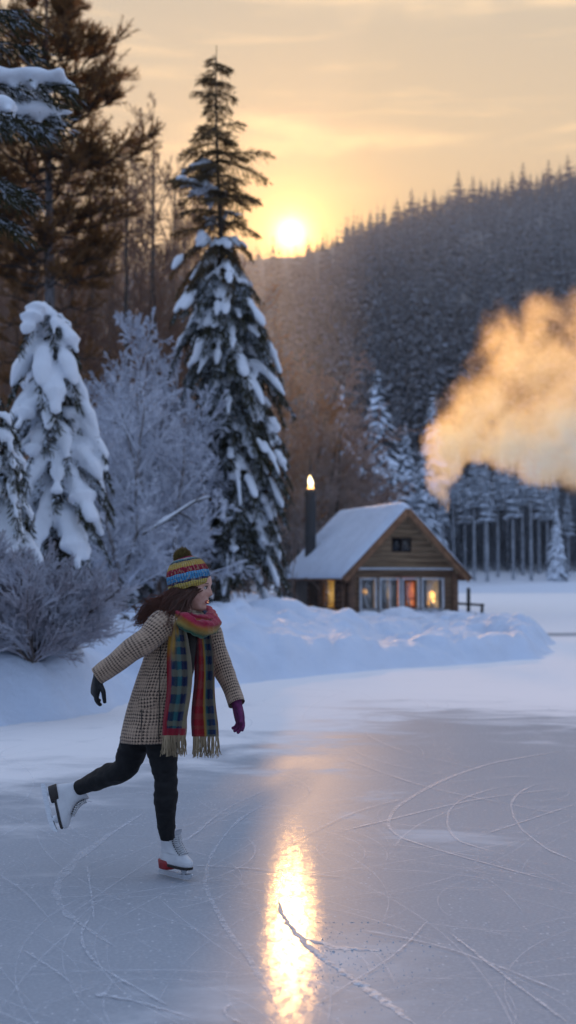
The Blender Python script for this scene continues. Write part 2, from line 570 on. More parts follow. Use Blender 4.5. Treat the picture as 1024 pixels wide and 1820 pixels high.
xs = np.concatenate([np.arange(-60, -14, .9), np.arange(-14, -9, .25), np.arange(-9, 7.2, .09), np.arange(7.2, 10, .3)])
ys = np.concatenate([np.arange(10.5, 34, .09), np.arange(34, 50, .25), np.arange(50, 130, 1.2)])
mb = MB(); mb.add(*grid_mesh(xs, ys, ht, lambda X, Y, Z: Z > -.03))
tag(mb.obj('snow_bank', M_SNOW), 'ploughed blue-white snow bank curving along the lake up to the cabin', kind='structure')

# ------------------------------------------------------------------ hill and far shore
RU = np.array([-3000, -400, 0, 200, 350, 430, 480, 540, 600, 700, 850, 1024, 1300, 1700, 4000], float)
RV = np.array([640, 575, 548, 525, 492, 466, 458, 456, 437, 412, 378, 352, 300, 270, 240], float)
YR = 800.0


def ridge(x):
    u = np.asarray(x) / YR * F + 512
    v = np.interp(u, RU, RV)
    return CH + np.tan(PITCH + np.arctan((910 - v) / F)) * YR


def hill_h(x, y):
    x = np.asarray(x, float); y = np.asarray(y, float)
    ys_ = 150 + 5 * fbm(x * .03, y * 0, octv=3, seed=40)
    s = y - ys_
    h = 1.1 * sstep(0, 4, s) + 3.2 * sstep(3, 34, s) + .25 * fbm(x * .25, y * .25, octv=3, seed=41) * sstep(0, 3, s)
    t = np.clip((y - 192) / (YR - 192), 0, 1)
    h = h + (ridge(x) - 4) * (t ** .95) * sstep(0, .05, t) + 2.0 * fbm(x * .02, y * .02, octv=3, seed=42) * t * (1 - t) * 4
    h = h - np.maximum(y - YR, 0) * .25
    return np.where(s > 0, h, np.maximum(s * .3, -.3))


def hhz(x, y): return float(hill_h(np.array([x]), np.array([y]))[0])


xs = np.concatenate([np.arange(-1000, -340, 20), np.arange(-340, 340, 4), np.arange(340, 1000, 20)])
ys = np.concatenate([np.arange(138, 195, 1.2), np.arange(195, 820, 7.0), np.arange(820, 1300, 40)])
mb = MB(); mb.add(*grid_mesh(xs, ys, hill_h))
m_hillground = snow_mat('hill_snow', (.30, .32, .36), .4, 1.5)
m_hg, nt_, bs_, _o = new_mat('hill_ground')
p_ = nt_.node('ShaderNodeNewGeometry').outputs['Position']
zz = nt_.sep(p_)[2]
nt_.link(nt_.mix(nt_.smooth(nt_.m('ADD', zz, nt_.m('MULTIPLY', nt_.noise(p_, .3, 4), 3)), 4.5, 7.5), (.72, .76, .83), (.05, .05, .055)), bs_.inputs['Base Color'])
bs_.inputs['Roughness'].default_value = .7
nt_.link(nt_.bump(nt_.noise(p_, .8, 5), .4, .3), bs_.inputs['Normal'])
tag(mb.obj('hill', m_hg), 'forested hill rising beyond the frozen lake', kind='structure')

# ------------------------------------------------------------------ ice
def ice_mat():
    m, nt, bs, out = new_mat('lake_ice')
    p = nt.node('ShaderNodeNewGeometry').outputs['Position']
    at = nt.node('ShaderNodeAttribute', attribute_name='snow').outputs['Fac']
    n_big = nt.noise(p, .35, 5, .55); n_mid = nt.noise(nt.vm('MULTIPLY', p, (.7, 1.15, 1)), 1.3, 7, .62, .5)
    n_fine = nt.noise(p, 55, 3, .6); n_v = nt.noise(p, 230, 2, .5)
    vor = nt.node('ShaderNodeTexVoronoi'); nt.link(nt.vm('MULTIPLY', p, (1, .55, 1)), vor.inputs['Vector']); vor.inputs['Scale'].default_value = 26
    dots = nt.smooth(vor.outputs['Distance'], .22, .07)
    dots = nt.m('MULTIPLY', dots, nt.smooth(nt.noise(p, 2.1, 4), .36, .62))
    patch = nt.smooth(nt.m('ADD', n_mid, nt.m('MULTIPLY', nt.m('SUBTRACT', n_big, .5), .8)), .53, .74)
    haze_ = nt.m('MULTIPLY', nt.smooth(n_fine, .42, .70), nt.m('ADD', .10, nt.m('MULTIPLY', n_mid, .30)))
    # soft drifts of blown powder: dense lines where stretched noise crosses
    cover = nt.m('MAXIMUM', nt.m('MULTIPLY', patch, .62), nt.m('MAXIMUM', haze_, nt.m('MULTIPLY', dots, .75)))
    sn = nt.smooth(nt.m('ADD', at, nt.m('MULTIPLY', nt.m('SUBTRACT', n_mid, .5), 1.5)), .22, .90)
    cover = nt.m('MAXIMUM', cover, sn, clamp=True)
    ice_c = nt.mix(n_big, (.275, .30, .34), (.40, .42, .455))
    snow_c = nt.mix(at, (.62, .63, .66), (.86, .84, .84))  # snow cover faintly pink: warm light on the lake put into its colour
    nt.link(nt.mix(cover, ice_c, snow_c), bs.inputs['Base Color'])
    bs.inputs['Roughness'].default_value = .8
    bs.inputs['Specular IOR Level'].default_value = 0
    h = nt.m('ADD', nt.m('MULTIPLY', n_fine, .5), nt.m('ADD', nt.m('MULTIPLY', n_v, .25), nt.m('MULTIPLY', n_mid, 1.0)))
    bmp = nt.bump(nt.m('ADD', h, nt.m('MULTIPLY', cover, .35)), ICE_B, .012)
    nt.link(bmp, bs.inputs['Normal'])
    fr = nt.node('ShaderNodeFresnel'); fr.inputs['IOR'].default_value = 1.33
    g1 = nt.node('ShaderNodeBsdfGlossy', distribution='BECKMANN'); g1.inputs['Roughness'].default_value = ICE_R; g1.inputs['Color'].default_value = (1, .92, .80, 1)
    g2 = nt.node('ShaderNodeBsdfGlossy', distribution='GGX'); g2.inputs['Roughness'].default_value = .40
    nt.link(nt.bump(nt.m('ADD', nt.m('MULTIPLY', n_fine, .35), nt.m('MULTIPLY', n_v, .35)), .036, .012), g1.inputs['Normal'])
    k = nt.m('MULTIPLY', nt.m('SUBTRACT', 1.0, nt.m('MULTIPLY', cover, .8)), nt.m('SUBTRACT', 1.0, sn))
    brk = nt.m('ADD', .25, nt.m('MULTIPLY', nt.smooth(nt.noise(nt.vm('MULTIPLY', p, (3.0, 1.0, 1)), 9, 5, .7), .35, .65), 1.5))
    m1 = nt.node('ShaderNodeMixShader'); m2 = nt.node('ShaderNodeMixShader')
    nt.link(nt.m('MULTIPLY', k, nt.m('MULTIPLY', nt.m('ADD', fr.outputs[0], .05), ICE_BROAD * 2)), m1.inputs[0])
    nt.l.new(bs.outputs[0], m1.inputs[1]); nt.l.new(g2.outputs[0], m1.inputs[2])
    nt.link(nt.m('MULTIPLY', nt.m('MULTIPLY', k, brk), nt.m('MULTIPLY', fr.outputs[0], ICE_SHARP * 2)), m2.inputs[0])
    nt.l.new(m1.outputs[0], m2.inputs[1]); nt.l.new(g1.outputs[0], m2.inputs[2]); nt.l.new(m2.outputs[0], out.inputs[0])
    return m
M_ICE = ice_mat()
M_MARK = mat('shaved_ice', (.58, .61, .66), (.30, .33, .38), .7, 48, 4, .3, .01, coords='Object', lo=.3, hi=.7)
def mark_mat(name='skate_groove_powder', top=.62):
    """thin powder in a skate groove: partly lets the ice below show"""
    m, nt, bs, out = new_mat(name)
    p = nt.node('ShaderNodeNewGeometry').outputs['Position']
    n = nt.noise(p, 34, 5, .7)
    bs.inputs['Base Color'].default_value = (.66, .69, .75, 1); bs.inputs['Roughness'].default_value = .7
    tr = nt.node('ShaderNodeBsdfTransparent'); mx = nt.node('ShaderNodeMixShader')
    nt.link(nt.m('MULTIPLY', nt.smooth(n, .30, .66), top), mx.inputs[0])
    nt.l.new(tr.outputs[0], mx.inputs[1]); nt.l.new(bs.outputs[0], mx.inputs[2]); nt.l.new(mx.outputs[0], out.inputs[0])
    return m
M_GROOVE = mark_mat(top=.62)
M_FINE = mark_mat('fine_scratch_powder', .30)

xs = np.concatenate([[-900, -300, -120, -60, -30], np.arange(-16, 12, .22), [16, 30, 60, 120, 300, 900]])
ys = np.concatenate([[-30, -5], np.arange(.4, 46, .22), np.arange(46, 170, 4), [200]])
X, Y = np.meshgrid(xs, ys)
V, q = grid_mesh(xs, ys, lambda X, Y: X * 0)
mb = MB(); mb.add(V, q, mi=0)
n_sheet = len(V)


def strip(pts, w, mi, z=.003, hump=0.0, n=None, jit=0.0, seed=0):
    pts = np.asarray(pts, float)
    n = n or max(12, len(pts) * 8)
    c = resample(np.c_[pts, np.zeros(len(pts))] if pts.shape[1] == 2 else pts, n)
    t = np.linspace(0, 1, n)
    ww = np.interp(t, np.linspace(0, 1, len(np.atleast_1d(w))), np.atleast_1d(w)) if np.size(w) > 1 else np.full(n, float(w))
    T = norm(np.gradient(c, axis=0)); N_ = np.stack([-T[:, 1], T[:, 0], 0 * T[:, 0]], -1)
    r_ = np.random.default_rng(seed)
    ww = ww * np.clip(np.minimum(t, 1 - t) * 12, .15, 1)
    q_ = np.arange(n) * .22
    L = ww * (1 + 2.2 * jit * fbm(q_, q_ * 0 + seed, octv=2, seed=1)); R_ = ww * (1 + 2.2 * jit * fbm(q_, q_ * 0 + seed, octv=2, seed=2))
    L, R_ = np.maximum(L, ww * .3), np.maximum(R_, ww * .3)
    if hump:
        hh = hump * (1 + .5 * fbm(q_ * 1.6, q_ * 0 + 7, octv=3, seed=3)) * np.clip(np.minimum(t, 1 - t) * 8, .1, 1)
        rows = np.stack([c + N_ * L[:, None] / 2, c + N_ * (L * .2)[:, None] + np.array([0, 0, 1]) * (hh * .8)[:, None], c - N_ * (R_ * .12)[:, None] + np.array([0, 0, 1]) * hh[:, None], c - N_ * R_[:, None] / 2], 1)
    else:
        rows = np.stack([c + N_ * L[:, None] / 2, c - N_ * R_[:, None] / 2], 1)
    rows[..., 2] += z
    K = rows.shape[1]
    i = np.arange(n - 1)[:, None] * K; j = np.arange(K - 1)[None]
    qq = np.stack([i + j + 1, i + j, i + K + j, i + K + j + 1], -1).reshape(-1, 4)
    mb.add(rows.reshape(-1, 3), qq, mi=mi)


def gp(l): return [G(u, v)[:2] for u, v in l]

MARKS = [
    ([(272, 1436), (220, 1468), (160, 1510), (116, 1548), (101, 1580), (112, 1615), (150, 1648), (215, 1690)], [.02, .035, .06, .075, .07, .05, .03, .02]),
    ([(500, 1415), (430, 1455), (382, 1510), (366, 1560), (376, 1600), (400, 1645), (452, 1722), (506, 1822)], [.02, .025, .02, .03, .035, .035, .03, .02]),
    ([(480, 1402), (400, 1440), (330, 1497)], [.015, .02, .03]),
    ([(1020, 1333), (900, 1352), (800, 1382), (722, 1424), (692, 1456), (702, 1482), (760, 1506), (900, 1545), (1030, 1580)], [.03, .05, .04, .03, .025, .02, .02]),
    ([(940, 1394), (880, 1402), (818, 1424), (795, 1456), (812, 1492), (880, 1516)], .022),
    ([(1000, 1388), (945, 1398), (912, 1424), (918, 1462), (965, 1505), (1030, 1536)], .022),
    ([(1030, 1398), (860, 1420), (740, 1446), (600, 1480)], .025),
    ([(850, 1488), (1030, 1428)], .018), ([(800, 1660), (900, 1738), (1012, 1822)], .018),
    ([(160, 1630), (145, 1668), (172, 1715), (250, 1762), (300, 1790)], .016),
    ([(168, 1768), (240, 1782), (345, 1812)], [.05, .02, .015]),
    ([(440, 1782), (405, 1790), (402, 1806), (430, 1822)], .016),
    ([(345, 1540), (440, 1545), (620, 1562)], [.03, .02, .02]),
    ([(40, 1690), (90, 1722), (130, 1752)], .012), ([(155, 1540), (162, 1590), (168, 1640)], .012),
    ([(560, 1790), (700, 1700), (760, 1640)], .01), ([(640, 1655), (800, 1690), (1010, 1770)], .012),
    ([(600, 1345), (760, 1400), (1024, 1455)], .014), ([(480, 1520), (620, 1450), (720, 1420)], .014),
]
for k, (l, w_) in enumerate(MARKS):
    strip(gp(l), np.asarray(w_) * .78, 1, z=.003 + .0004 * k, jit=.25, seed=k, n=90)
_r = np.random.default_rng(21)
for k in range(300):                       # fine scratches everywhere
    y0 = 3.4 + 12 * _r.random() ** 1.4; x0 = _r.uniform(-.3, .3) * y0 * 1.1
    a = _r.uniform(0, PI); cv = _r.normal() * 1.3; L = _r.uniform(.8, 4.5)
    tt = np.linspace(-.5, .5, 7)
    aa = a + cv * tt
    pts = np.c_[x0 + np.cumsum(np.cos(aa)) * L / 7, y0 + np.cumsum(np.sin(aa)) * L / 7]
    strip(pts, _r.uniform(.003, .006) * (1 + 1.3 * _r.random() ** 3), 3, z=.012 + .00004 * k, jit=.2, seed=100 + k, n=40)
# raised ridge of shaved snow in front, with crumbs beside it
strip(gp([(494, 1596), (505, 1630), (548, 1682), (600, 1722), (660, 1762), (745, 1826)]), [.008, .022, .030, .034, .040, .044], 2, z=.001, hump=.0042, jit=.22, seed=5, n=240)
strip(gp([(540, 1668), (600, 1684), (680, 1690)]), [.02, .05, .02], 2, z=.001, hump=.003, jit=.3, seed=6, n=60)
for k in range(260):
    u, v = 560 + abs(_r.normal()) * 120, 1700 + _r.normal() * 45
    c = G(u, min(max(v, 1640), 1835)); s_ = _r.uniform(.0012, .0035) * (2.2 if _r.random() < .06 else 1)
    ellipsoid(mb, c + np.array([0, 0, s_ * .3]), (s_, s_ * .8, s_ * .7), n=6, m=4, mi=2)
ice = mb.obj('frozen_lake', [M_ICE, M_GROOVE, M_MARK, M_FINE])
tag(ice, 'scratched grey-blue lake ice with skate marks', kind='structure')
at = ice.data.attributes.new('snow', 'FLOAT', 'POINT')
vv = np.concatenate(mb.v)
sd = -shore_dist(vv[:, 0], vv[:, 1])
far_u = sstep(11.5, 18.5, vv[:, 1] + .30 * vv[:, 0])
near = sstep(6.0, 1.5, sd) * .95
val = np.clip(np.maximum(near, far_u * 1.0), 0, 1) * .98 + .02
# strip of open dark ice out on the lake
ow = np.exp(-((vv[:, 1] - 36.2) / 1.1) ** 2) * sstep(6.6, 8.0, vv[:, 0])
val = np.clip(val - ow * 1.3, 0, 1)
at.data.foreach_set('value', val.astype(np.float32))
ice.data.update()

# ------------------------------------------------------------------ tree builders
def far_conifer(mb, h, rb, nwh, nb, seed, droop=.55, seg=3, base=.06, mi=0, ragged=.35, fan=0, pw=.85):
    """whorls of drooping leaf-shaped boughs, faces upward"""
    r = np.random.default_rng(seed)
    Bs = []
    for i in range(nwh):
        t = base + (1 - base) * (i + r.random() * .8) / nwh
        R0 = rb * (1 - t) ** pw + rb * .03
        n = max(4, int(nb * (.45 + .55 * (1 - t))))
        a0 = r.random() * 6.28
        for k in range(n):
            Bs.append((t * h, a0 + 6.283 * k / n + r.normal() * .22, R0 * (1 - ragged * r.random() + (.25 * r.random() ** 3)), droop * (.7 + .6 * r.random())))
            if fan:
                for f_ in range(fan):
                    z_, a_, R_, d_ = Bs[-1 - f_]
                    Bs.append((z_ - .02 * h * r.random(), a_ + r.choice([-1, 1]) * r.uniform(.2, .4), R_ * r.uniform(.6, .9), d_))
    Bs = np.array(Bs); M = len(Bs)
    s = np.linspace(0.06, 1, seg + 1)[None]
    z0, a, R_, dr = [Bs[:, i][:, None] for i in range(4)]
    ca, sa = np.cos(a), np.sin(a)
    x, y = R_ * s * ca, R_ * s * sa
    z = z0 + R_ * (.18 * s - dr * s ** 1.7)
    w_ = R_ * .30 * np.array([.35, .9, .75, .08, .02][:seg + 1] if seg >= 3 else [.4, .9, .1])[None] * (1 + .3 * r.normal(size=(M, 1)))
    w_ = np.abs(w_) + .01
    c = np.stack([x, y, z], -1)
    side = np.stack([-sa, ca, 0 * sa], -1)
    dn = np.array([0, 0, -1.])
    jl = 1 + .5 * r.normal(size=(M, seg + 1)); jr = 1 + .5 * r.normal(size=(M, seg + 1))
    Lf = c + side * (w_ * jl)[..., None] + dn * (w_ * .55)[..., None]
    Rt = c - side * (w_ * jr)[..., None] + dn * (w_ * .55)[..., None]
    V = np.stack([Lf, c, Rt], 2)
    K = 3
    b = (np.arange(M) * (seg + 1) * K)[:, None, None]
    i = np.arange(seg)[None, :, None] * K; j = np.arange(2)[None, None]
    q = np.stack([b + i + j, b + i + j + 1, b + i + K + j + 1, b + i + K + j], -1).reshape(-1, 4)
    # orient upward
    mb.add(V.reshape(-1, 3), q[:, ::-1], mi=mi)


def grow(r, levels, trunk, rad0, tw=None):
    """branching skeleton: list of (points (M,N,3), radii (M,N)) per level.
    levels: (children per parent, t range, length factor, spread, up, N)"""
    out = [(np.asarray(trunk)[None], np.asarray(rad0)[None])]
    pl = np.array([np.linalg.norm(np.diff(trunk, axis=0), axis=1).sum()])
    for (nc, t0, t1, lf, spread, up, N, rf, curl) in levels:
        Pp, Rp = out[-1]
        M, Np, _ = Pp.shape
        n = M * nc
        pi = np.repeat(np.arange(M), nc)
        t = t0 + (t1 - t0) * ((np.tile(np.arange(nc), M) + r.random(n)) / nc)
        ft = t * (Np - 1); i = np.minimum(ft.astype(int), Np - 2); f = (ft - i)[:, None]
        o = Pp[pi, i] * (1 - f) + Pp[pi, i + 1] * f
        tg = norm(Pp[pi, i + 1] - Pp[pi, i])
        rr = (Rp[pi, i] * (1 - f[:, 0]) + Rp[pi, i + 1] * f[:, 0])
        rv = r.normal(size=(n, 3)); rv -= (rv * tg).sum(1, keepdims=True) * tg; rv = norm(rv)
        sp = spread * (.7 + .6 * r.random(n))[:, None]
        d_ = norm(tg * np.cos(sp) + rv * np.sin(sp) + np.array([0, 0, up]))
        L = pl[pi] * lf * (.55 + .75 * r.random(n)) * (1.12 - .7 * (t - t0) / max(t1 - t0, .01))
        pts = [o]; step = (L / (N - 1))[:, None]
        dd = d_
        for k in range(N - 1):
            dd = norm(dd + r.normal(size=(n, 3)) * curl + np.array([0, 0, up * .25]))
            pts.append(pts[-1] + dd * step)
        Pn = np.stack(pts, 1)
        Rn = (rr * rf)[:, None] * np.linspace(1, .35, N)[None]
        out.append((Pn, np.maximum(Rn, .0015)))
        pl = L
    return out


def bare_tree(h, r0, seed, levels, lean=(0, 0), bend=.03, minr=.004, split=1, taper=.25, stems=1, spread0=.25, top=1.0):
    """returns (trunk MB, twigs MB)"""
    r = np.random.default_rng(seed)
    mt, mw = MB(), MB()
    for st in range(stems):
        N = 12
        t = np.linspace(0, 1, N)[:, None]
        dirn = np.array([lean[0], lean[1], 1.0])
        if stems > 1:
            a = 6.283 * st / stems + r.normal() * .4
            dirn = norm(np.array([math.cos(a) * math.tan(spread0 * (.4 + .8 * r.random())), math.sin(a) * math.tan(spread0 * (.4 + .8 * r.random())), 1]))
        hh = h * (1 if stems == 1 else r.uniform(.65, 1))
        tr = dirn * hh * top * t + np.cumsum(r.normal(size=(N, 3)) * bend * hh / N * np.array([1, 1, .1]), 0) * (t > 0)
        rd = r0 * ((1 - t[:, 0]) * (1 - taper) + taper) * (1 + .5 * np.exp(-t[:, 0] * 18))
        sk = grow(r, levels, tr, rd)
        for li, (Pp, Rp) in enumerate(sk):
            v, q = tubes(Pp, np.maximum(Rp, minr), 8 if li == 0 else (5 if li == 1 else 3))
            (mt if li < split else mw).add(v, q)
    return mt, mw


def twig_needles(r, base, d, L, n, ln, wd, jit=.6):
    """needle blades along straight twigs: base (M,3), d (M,3), L (M,) -> verts, quads"""
    M = len(base)
    s = (np.arange(n)[None] + r.random((M, n))) / n
    o = base[:, None] + d[:, None] * (L[:, None] * s)[..., None]
    rv = norm(r.normal(size=(M, n, 3)))
    dd = norm(d[:, None] * 1.0 + rv * jit)
    l_ = ln * (.6 + .8 * r.random((M, n)))[..., None]
    sd = norm(np.cross(dd, norm(r.normal(size=(M, n, 3))))) * (wd * (.6 + .8 * r.random((M, n)))[..., None])
    a, b = o - sd * .5, o + sd * .5
    c, e = o + dd * l_ + sd * .18, o + dd * l_ - sd * .18
    V = np.stack([a, b, c, e], 2).reshape(-1, 3)
    q = np.arange(len(V)).reshape(-1, 4)
    return V, q


def spruce(h, trunk_r, ext, whorl, nb, seed, mode, snow_from=0.0, snow_to=1.0, snow_amt=1.0, voxel=.05, tw_step=.05, ln=.09, wd=.022, lean=0.0,
           zmin=.1, tw_len=.34, snow_w=.10, needle_n=8, dark_from=2.0, gap=None, drp=1.6, clumps=1, erag=(.72, .42)):
    """spruce with branches following an extent profile.
    ext(z_tip, azimuth) -> reach; mode(z/h) -> (rise, droop)"""
    r = np.random.default_rng(seed)
    mt, mf, ms = MB(), MB(), MB()
    N = 14
    t = np.linspace(0, 1, N)
    tr = np.stack([lean * t * h + .012 * h * np.sin(t * 5), .006 * h * np.sin(t * 7 + 1), t * h], -1)
    trad = trunk_r * ((1 - t) * .93 + .05) * (1 + .35 * np.exp(-t * 30))
    tube(mt, tr, trad, 10, cap=False)
    z = zmin * h
    snow_pads = []
    while z < h * .985:
        tz = z / h
        k = max(3, int(round(nb * ((.58 if tz > dark_from else .8) + .35 * (1 - tz)) + r.normal() * .6)))
        a0 = r.random() * 6.28
        for b in range(k):
            az = a0 + 6.283 * b / k + r.normal() * .25
            zb = z + r.normal() * whorl * .25
            rise, droop = mode(zb / h, r)
            E = 1.0
            for _ in range(3):                     # reach depends on where the tip ends up
                E = ext(zb + (rise - droop) * E, az) * 1.0
            E *= (erag[0] + erag[1] * r.random()) if tz <= dark_from else (.30 + .85 * r.random())
            if E < .06: continue
            n = 9
            s = np.linspace(0, 1, n)
            bx = np.interp(zb, tr[:, 2], tr[:, 0]); by = np.interp(zb, tr[:, 2], tr[:, 1])
            wob = r.normal() * .12
            ca, sa = np.cos(az + wob * s), np.sin(az + wob * s)
            ax_ = np.stack([bx + E * s * ca, by + E * s * sa, zb + E * (rise * s - droop * s ** drp)], -1)
            Lb = np.linalg.norm(np.diff(ax_, axis=0), axis=1).sum()
            tube(mt if False else mf, ax_, np.linspace(.018 + .008 * E, .005, n), 4, cap=False, mi=1)
            # twigs on both sides and hanging
            m = max(6, int(Lb / tw_step) * 2)
            mi_ = 2 if (zb / h > dark_from) else 0
            st = .08 + .92 * (np.arange(m) + r.random(m)) / m
            f = st * (n - 1); i = np.minimum(f.astype(int), n - 2); ff = (f - i)[:, None]
            o = ax_[i] * (1 - ff) + ax_[i + 1] * ff
            tg = norm(ax_[i + 1] - ax_[i])
            side = norm(np.stack([-tg[:, 1], tg[:, 0], 0 * tg[:, 0]], -1)) * np.where(np.arange(m) % 2, 1, -1)[:, None]
            hang = (.25 + .75 * min(1, droop * 1.3)) * (.4 + .8 * r.random(m))[:, None]
            dv = norm(tg * .75 + side * (.8 + .5 * r.random(m))[:, None] * (1 - .35 * min(1, droop)) + np.array([0, 0, -1.]) * hang + r.normal(size=(m, 3)) * .15)
            LL = np.minimum(tw_len, E * .55 + .05) * (1.05 - .75 * st) * (.6 + .7 * r.random(m)) + .05
            v, q = twig_needles(r, o, dv, LL, needle_n, ln, wd, .55)
            mf.add(v, q, mi=mi_)
            tz2 = zb / h
            if snow_from <= tz2 <= snow_to and r.random() < (snow_amt(tz2) if callable(snow_amt) else snow_amt):
                w_ = snow_w * (.65 + .7 * r.random()) * min(1.35, .35 + E * .75)
                prof = np.sin(np.linspace(.25, PI - .35, 8)) ** .6
                lo_, hi_ = r.uniform(.18, .38), r.uniform(.86, 1.03)
                cl_ = 1 if clumps == 1 else r.integers(1, clumps + 1)
                for c_ in range(cl_):
                    if cl_ > 1 and r.random() < .2: continue
                    s2 = np.linspace(lo_ + (hi_ - lo_) * c_ / cl_, lo_ + (hi_ - lo_) * (c_ + .85) / cl_, 8)
                    f = np.clip(s2 * (n - 1), 0, n - 1.001); i = f.astype(int); ff = (f - i)[:, None]
                    wk = w_ * r.uniform(.75, 1.25)
                    pc = ax_[i] * (1 - ff) + ax_[i + 1] * ff + np.array([0, 0, wk * .5])
                    snow_pads.append((pc, wk * prof * (1 + .25 * r.normal(size=8))))
                # fingers of snow on the longest twigs
                sel = np.argsort(-LL)[:int(6 + 7 * E)]
                for j in sel:
                    if r.random() < .62:
                        q_ = np.linspace(.05, .85, 8)[:, None]
                        pc = o[j] + dv[j] * LL[j] * q_ + np.array([0, 0, w_ * .3])
                        snow_pads.append((pc, w_ * .55 * prof * (.7 + .5 * r.random())))
        z += whorl * (.75 + .5 * r.random()) * (gap(tz) if gap else .65 + .35 * (1 - tz))
    if snow_pads:
        Pp = np.stack([p for p, _ in snow_pads]); Rr = np.abs(np.stack([q for _, q in snow_pads]))
        # close the ends
        Pp = np.concatenate([Pp[:, :1], Pp, Pp[:, -1:]], 1); Rr = np.concatenate([Rr[:, :1] * .02, Rr, Rr[:, -1:] * .02], 1)
        Pp[:, 0] += (Pp[:, 1] - Pp[:, 2]) * .3; Pp[:, -1] += (Pp[:, -2] - Pp[:, -3]) * .3
        v, q = tubes(Pp, Rr, 8, .62)
        ms.add(v, q)
    return mt, mf, ms


def place_spruce(name, loc, rz, label, cat, group, parts, mats, voxel=.05, smooth=3):
    mt, mf, ms = parts
    root = empty(name, loc, rz, label, cat, group)
    mt.obj('trunk', M_BARK, root)
    mf.obj('crown', mats, root)
    if ms.n:
        o = ms.obj('snow_cover', M_SNOWB, root)
        apply_mods(o, [('REMESH', dict(mode='VOXEL', voxel_size=voxel)), ('SMOOTH', dict(factor=.5, iterations=smooth))])
    return root


# ------------------------------------------------------------------ tall spruce in the middle
YS = 30.0
bx_ = P(393, 1075, YS)[0]
HS = P(376, 74, YS)[2] - hz(bx_, YS)
zb_ = hz(bx_, YS)
_v = np.array([74, 100, 130, 170, 205, 230, 262, 290, 320, 345, 375, 400, 440, 480, 530, 570, 650, 700, 780, 850, 920, 1000, 1060], float)
_Lx = np.array([2, 18, 36, 40, 62, 76, 50, 92, 100, 118, 88, 92, 112, 80, 106, 84, 92, 84, 62, 46, 34, 18, 6], float)
_Rx = np.array([2, 16, 38, 34, 60, 50, 82, 115, 90, 92, 90, 108, 96, 96, 100, 108, 112, 112, 136, 130, 128, 126, 118], float)
_z = np.array([P(400, v, YS)[2] for v in _v]) - zb_
sc_ = YS / F


def ext_main(z, az):
    L = np.interp(-z, -_z, _Lx) * sc_; R = min(np.interp(-z, -_z, _Rx), 98 if z > 5 else 112) * sc_
    c = math.cos(az)
    side = .5 * (L + R)
    return (R if c > 0 else L) * abs(c) + side * (1 - abs(c)) * .95


def mode_main(t, r):
    if t > .86: return .25 + .25 * r.random(), .30 + .2 * r.random()
    if t > .66: return -.25 + .65 * r.random(), .05 + .35 * r.random()
    if t > .58: return .1, .75 + .45 * r.random()
    return .15 + .4 * r.random(), .85 + 1.0 * r.random()


place_spruce('tall_spruce', (bx_, YS, zb_ - .05), 0, 'tall spruce standing alone on the snow, bare dark top and snow hung lower boughs', 'tree', None,
             spruce(HS, .17, ext_main, .27, 8.0, 3, mode_main, .10, .80, lambda t: (.42 if t < .74 else .10) if t > .60 else .95, ln=.085, wd=.02, zmin=.10, tw_step=.036, snow_w=.112, dark_from=.60, gap=lambda t: 1.15 if t > .6 else .75, drp=2.1, clumps=3, erag=(.42, .72), tw_len=.5), [M_NEEDLE, M_BARK, M_DARKN], .036, 1)

# ------------------------------------------------------------------ young spruce bent under heavy snow, left
def cone_ext(h, r, pw=.8, rag=.0):
    def f(z, az):
        t = min(max(z / h, 0), 1)
        return r * (1 - t) ** pw
    return f


YL = 20.0
x_ = P(103, 900, YL)[0]; g_ = hz(x_, YL)
HL = P(90, 528, YL)[2] - g_


def mode_heavy(t, r):
    return .30, 1.35 + .6 * r.random()


def ext_heavy(z, az):
    t = z / HL
    return np.interp(t, [.1, .25, .45, .62, .78, .88, .95, 1], [.84, .88, .84, .74, .60, .46, .30, .04])


place_spruce('young_spruce', (x_, YL, g_ - .1), .4, 'young spruce wrapped in thick pillows of snow, left of the frosted trees', 'tree', None,
             spruce(HL, .07, ext_heavy, .40, 5.6, 12, mode_heavy, .27, 1.0, 1.0, ln=.07, wd=.018, zmin=.24, tw_step=.05, snow_w=.19, lean=-.02, tw_len=.26), [M_NEEDLE, M_BARK], .03, 3)
YE = 17.5
x_ = P(2, 900, YE)[0]; g_ = hz(x_, YE)
HE = P(0, 690, YE)[2] - g_
place_spruce('young_spruce', (x_, YE, g_ - .1), 1.9, 'short snow loaded spruce cut by the left edge of the photo', 'tree', None,
             spruce(HE, .06, cone_ext(HE, .80, .7), .34, 6, 15, mode_heavy, .1, 1.0, .95, ln=.07, wd=.018, zmin=.2, tw_step=.05, snow_w=.14, tw_len=.26), [M_NEEDLE, M_BARK], .03, 3)

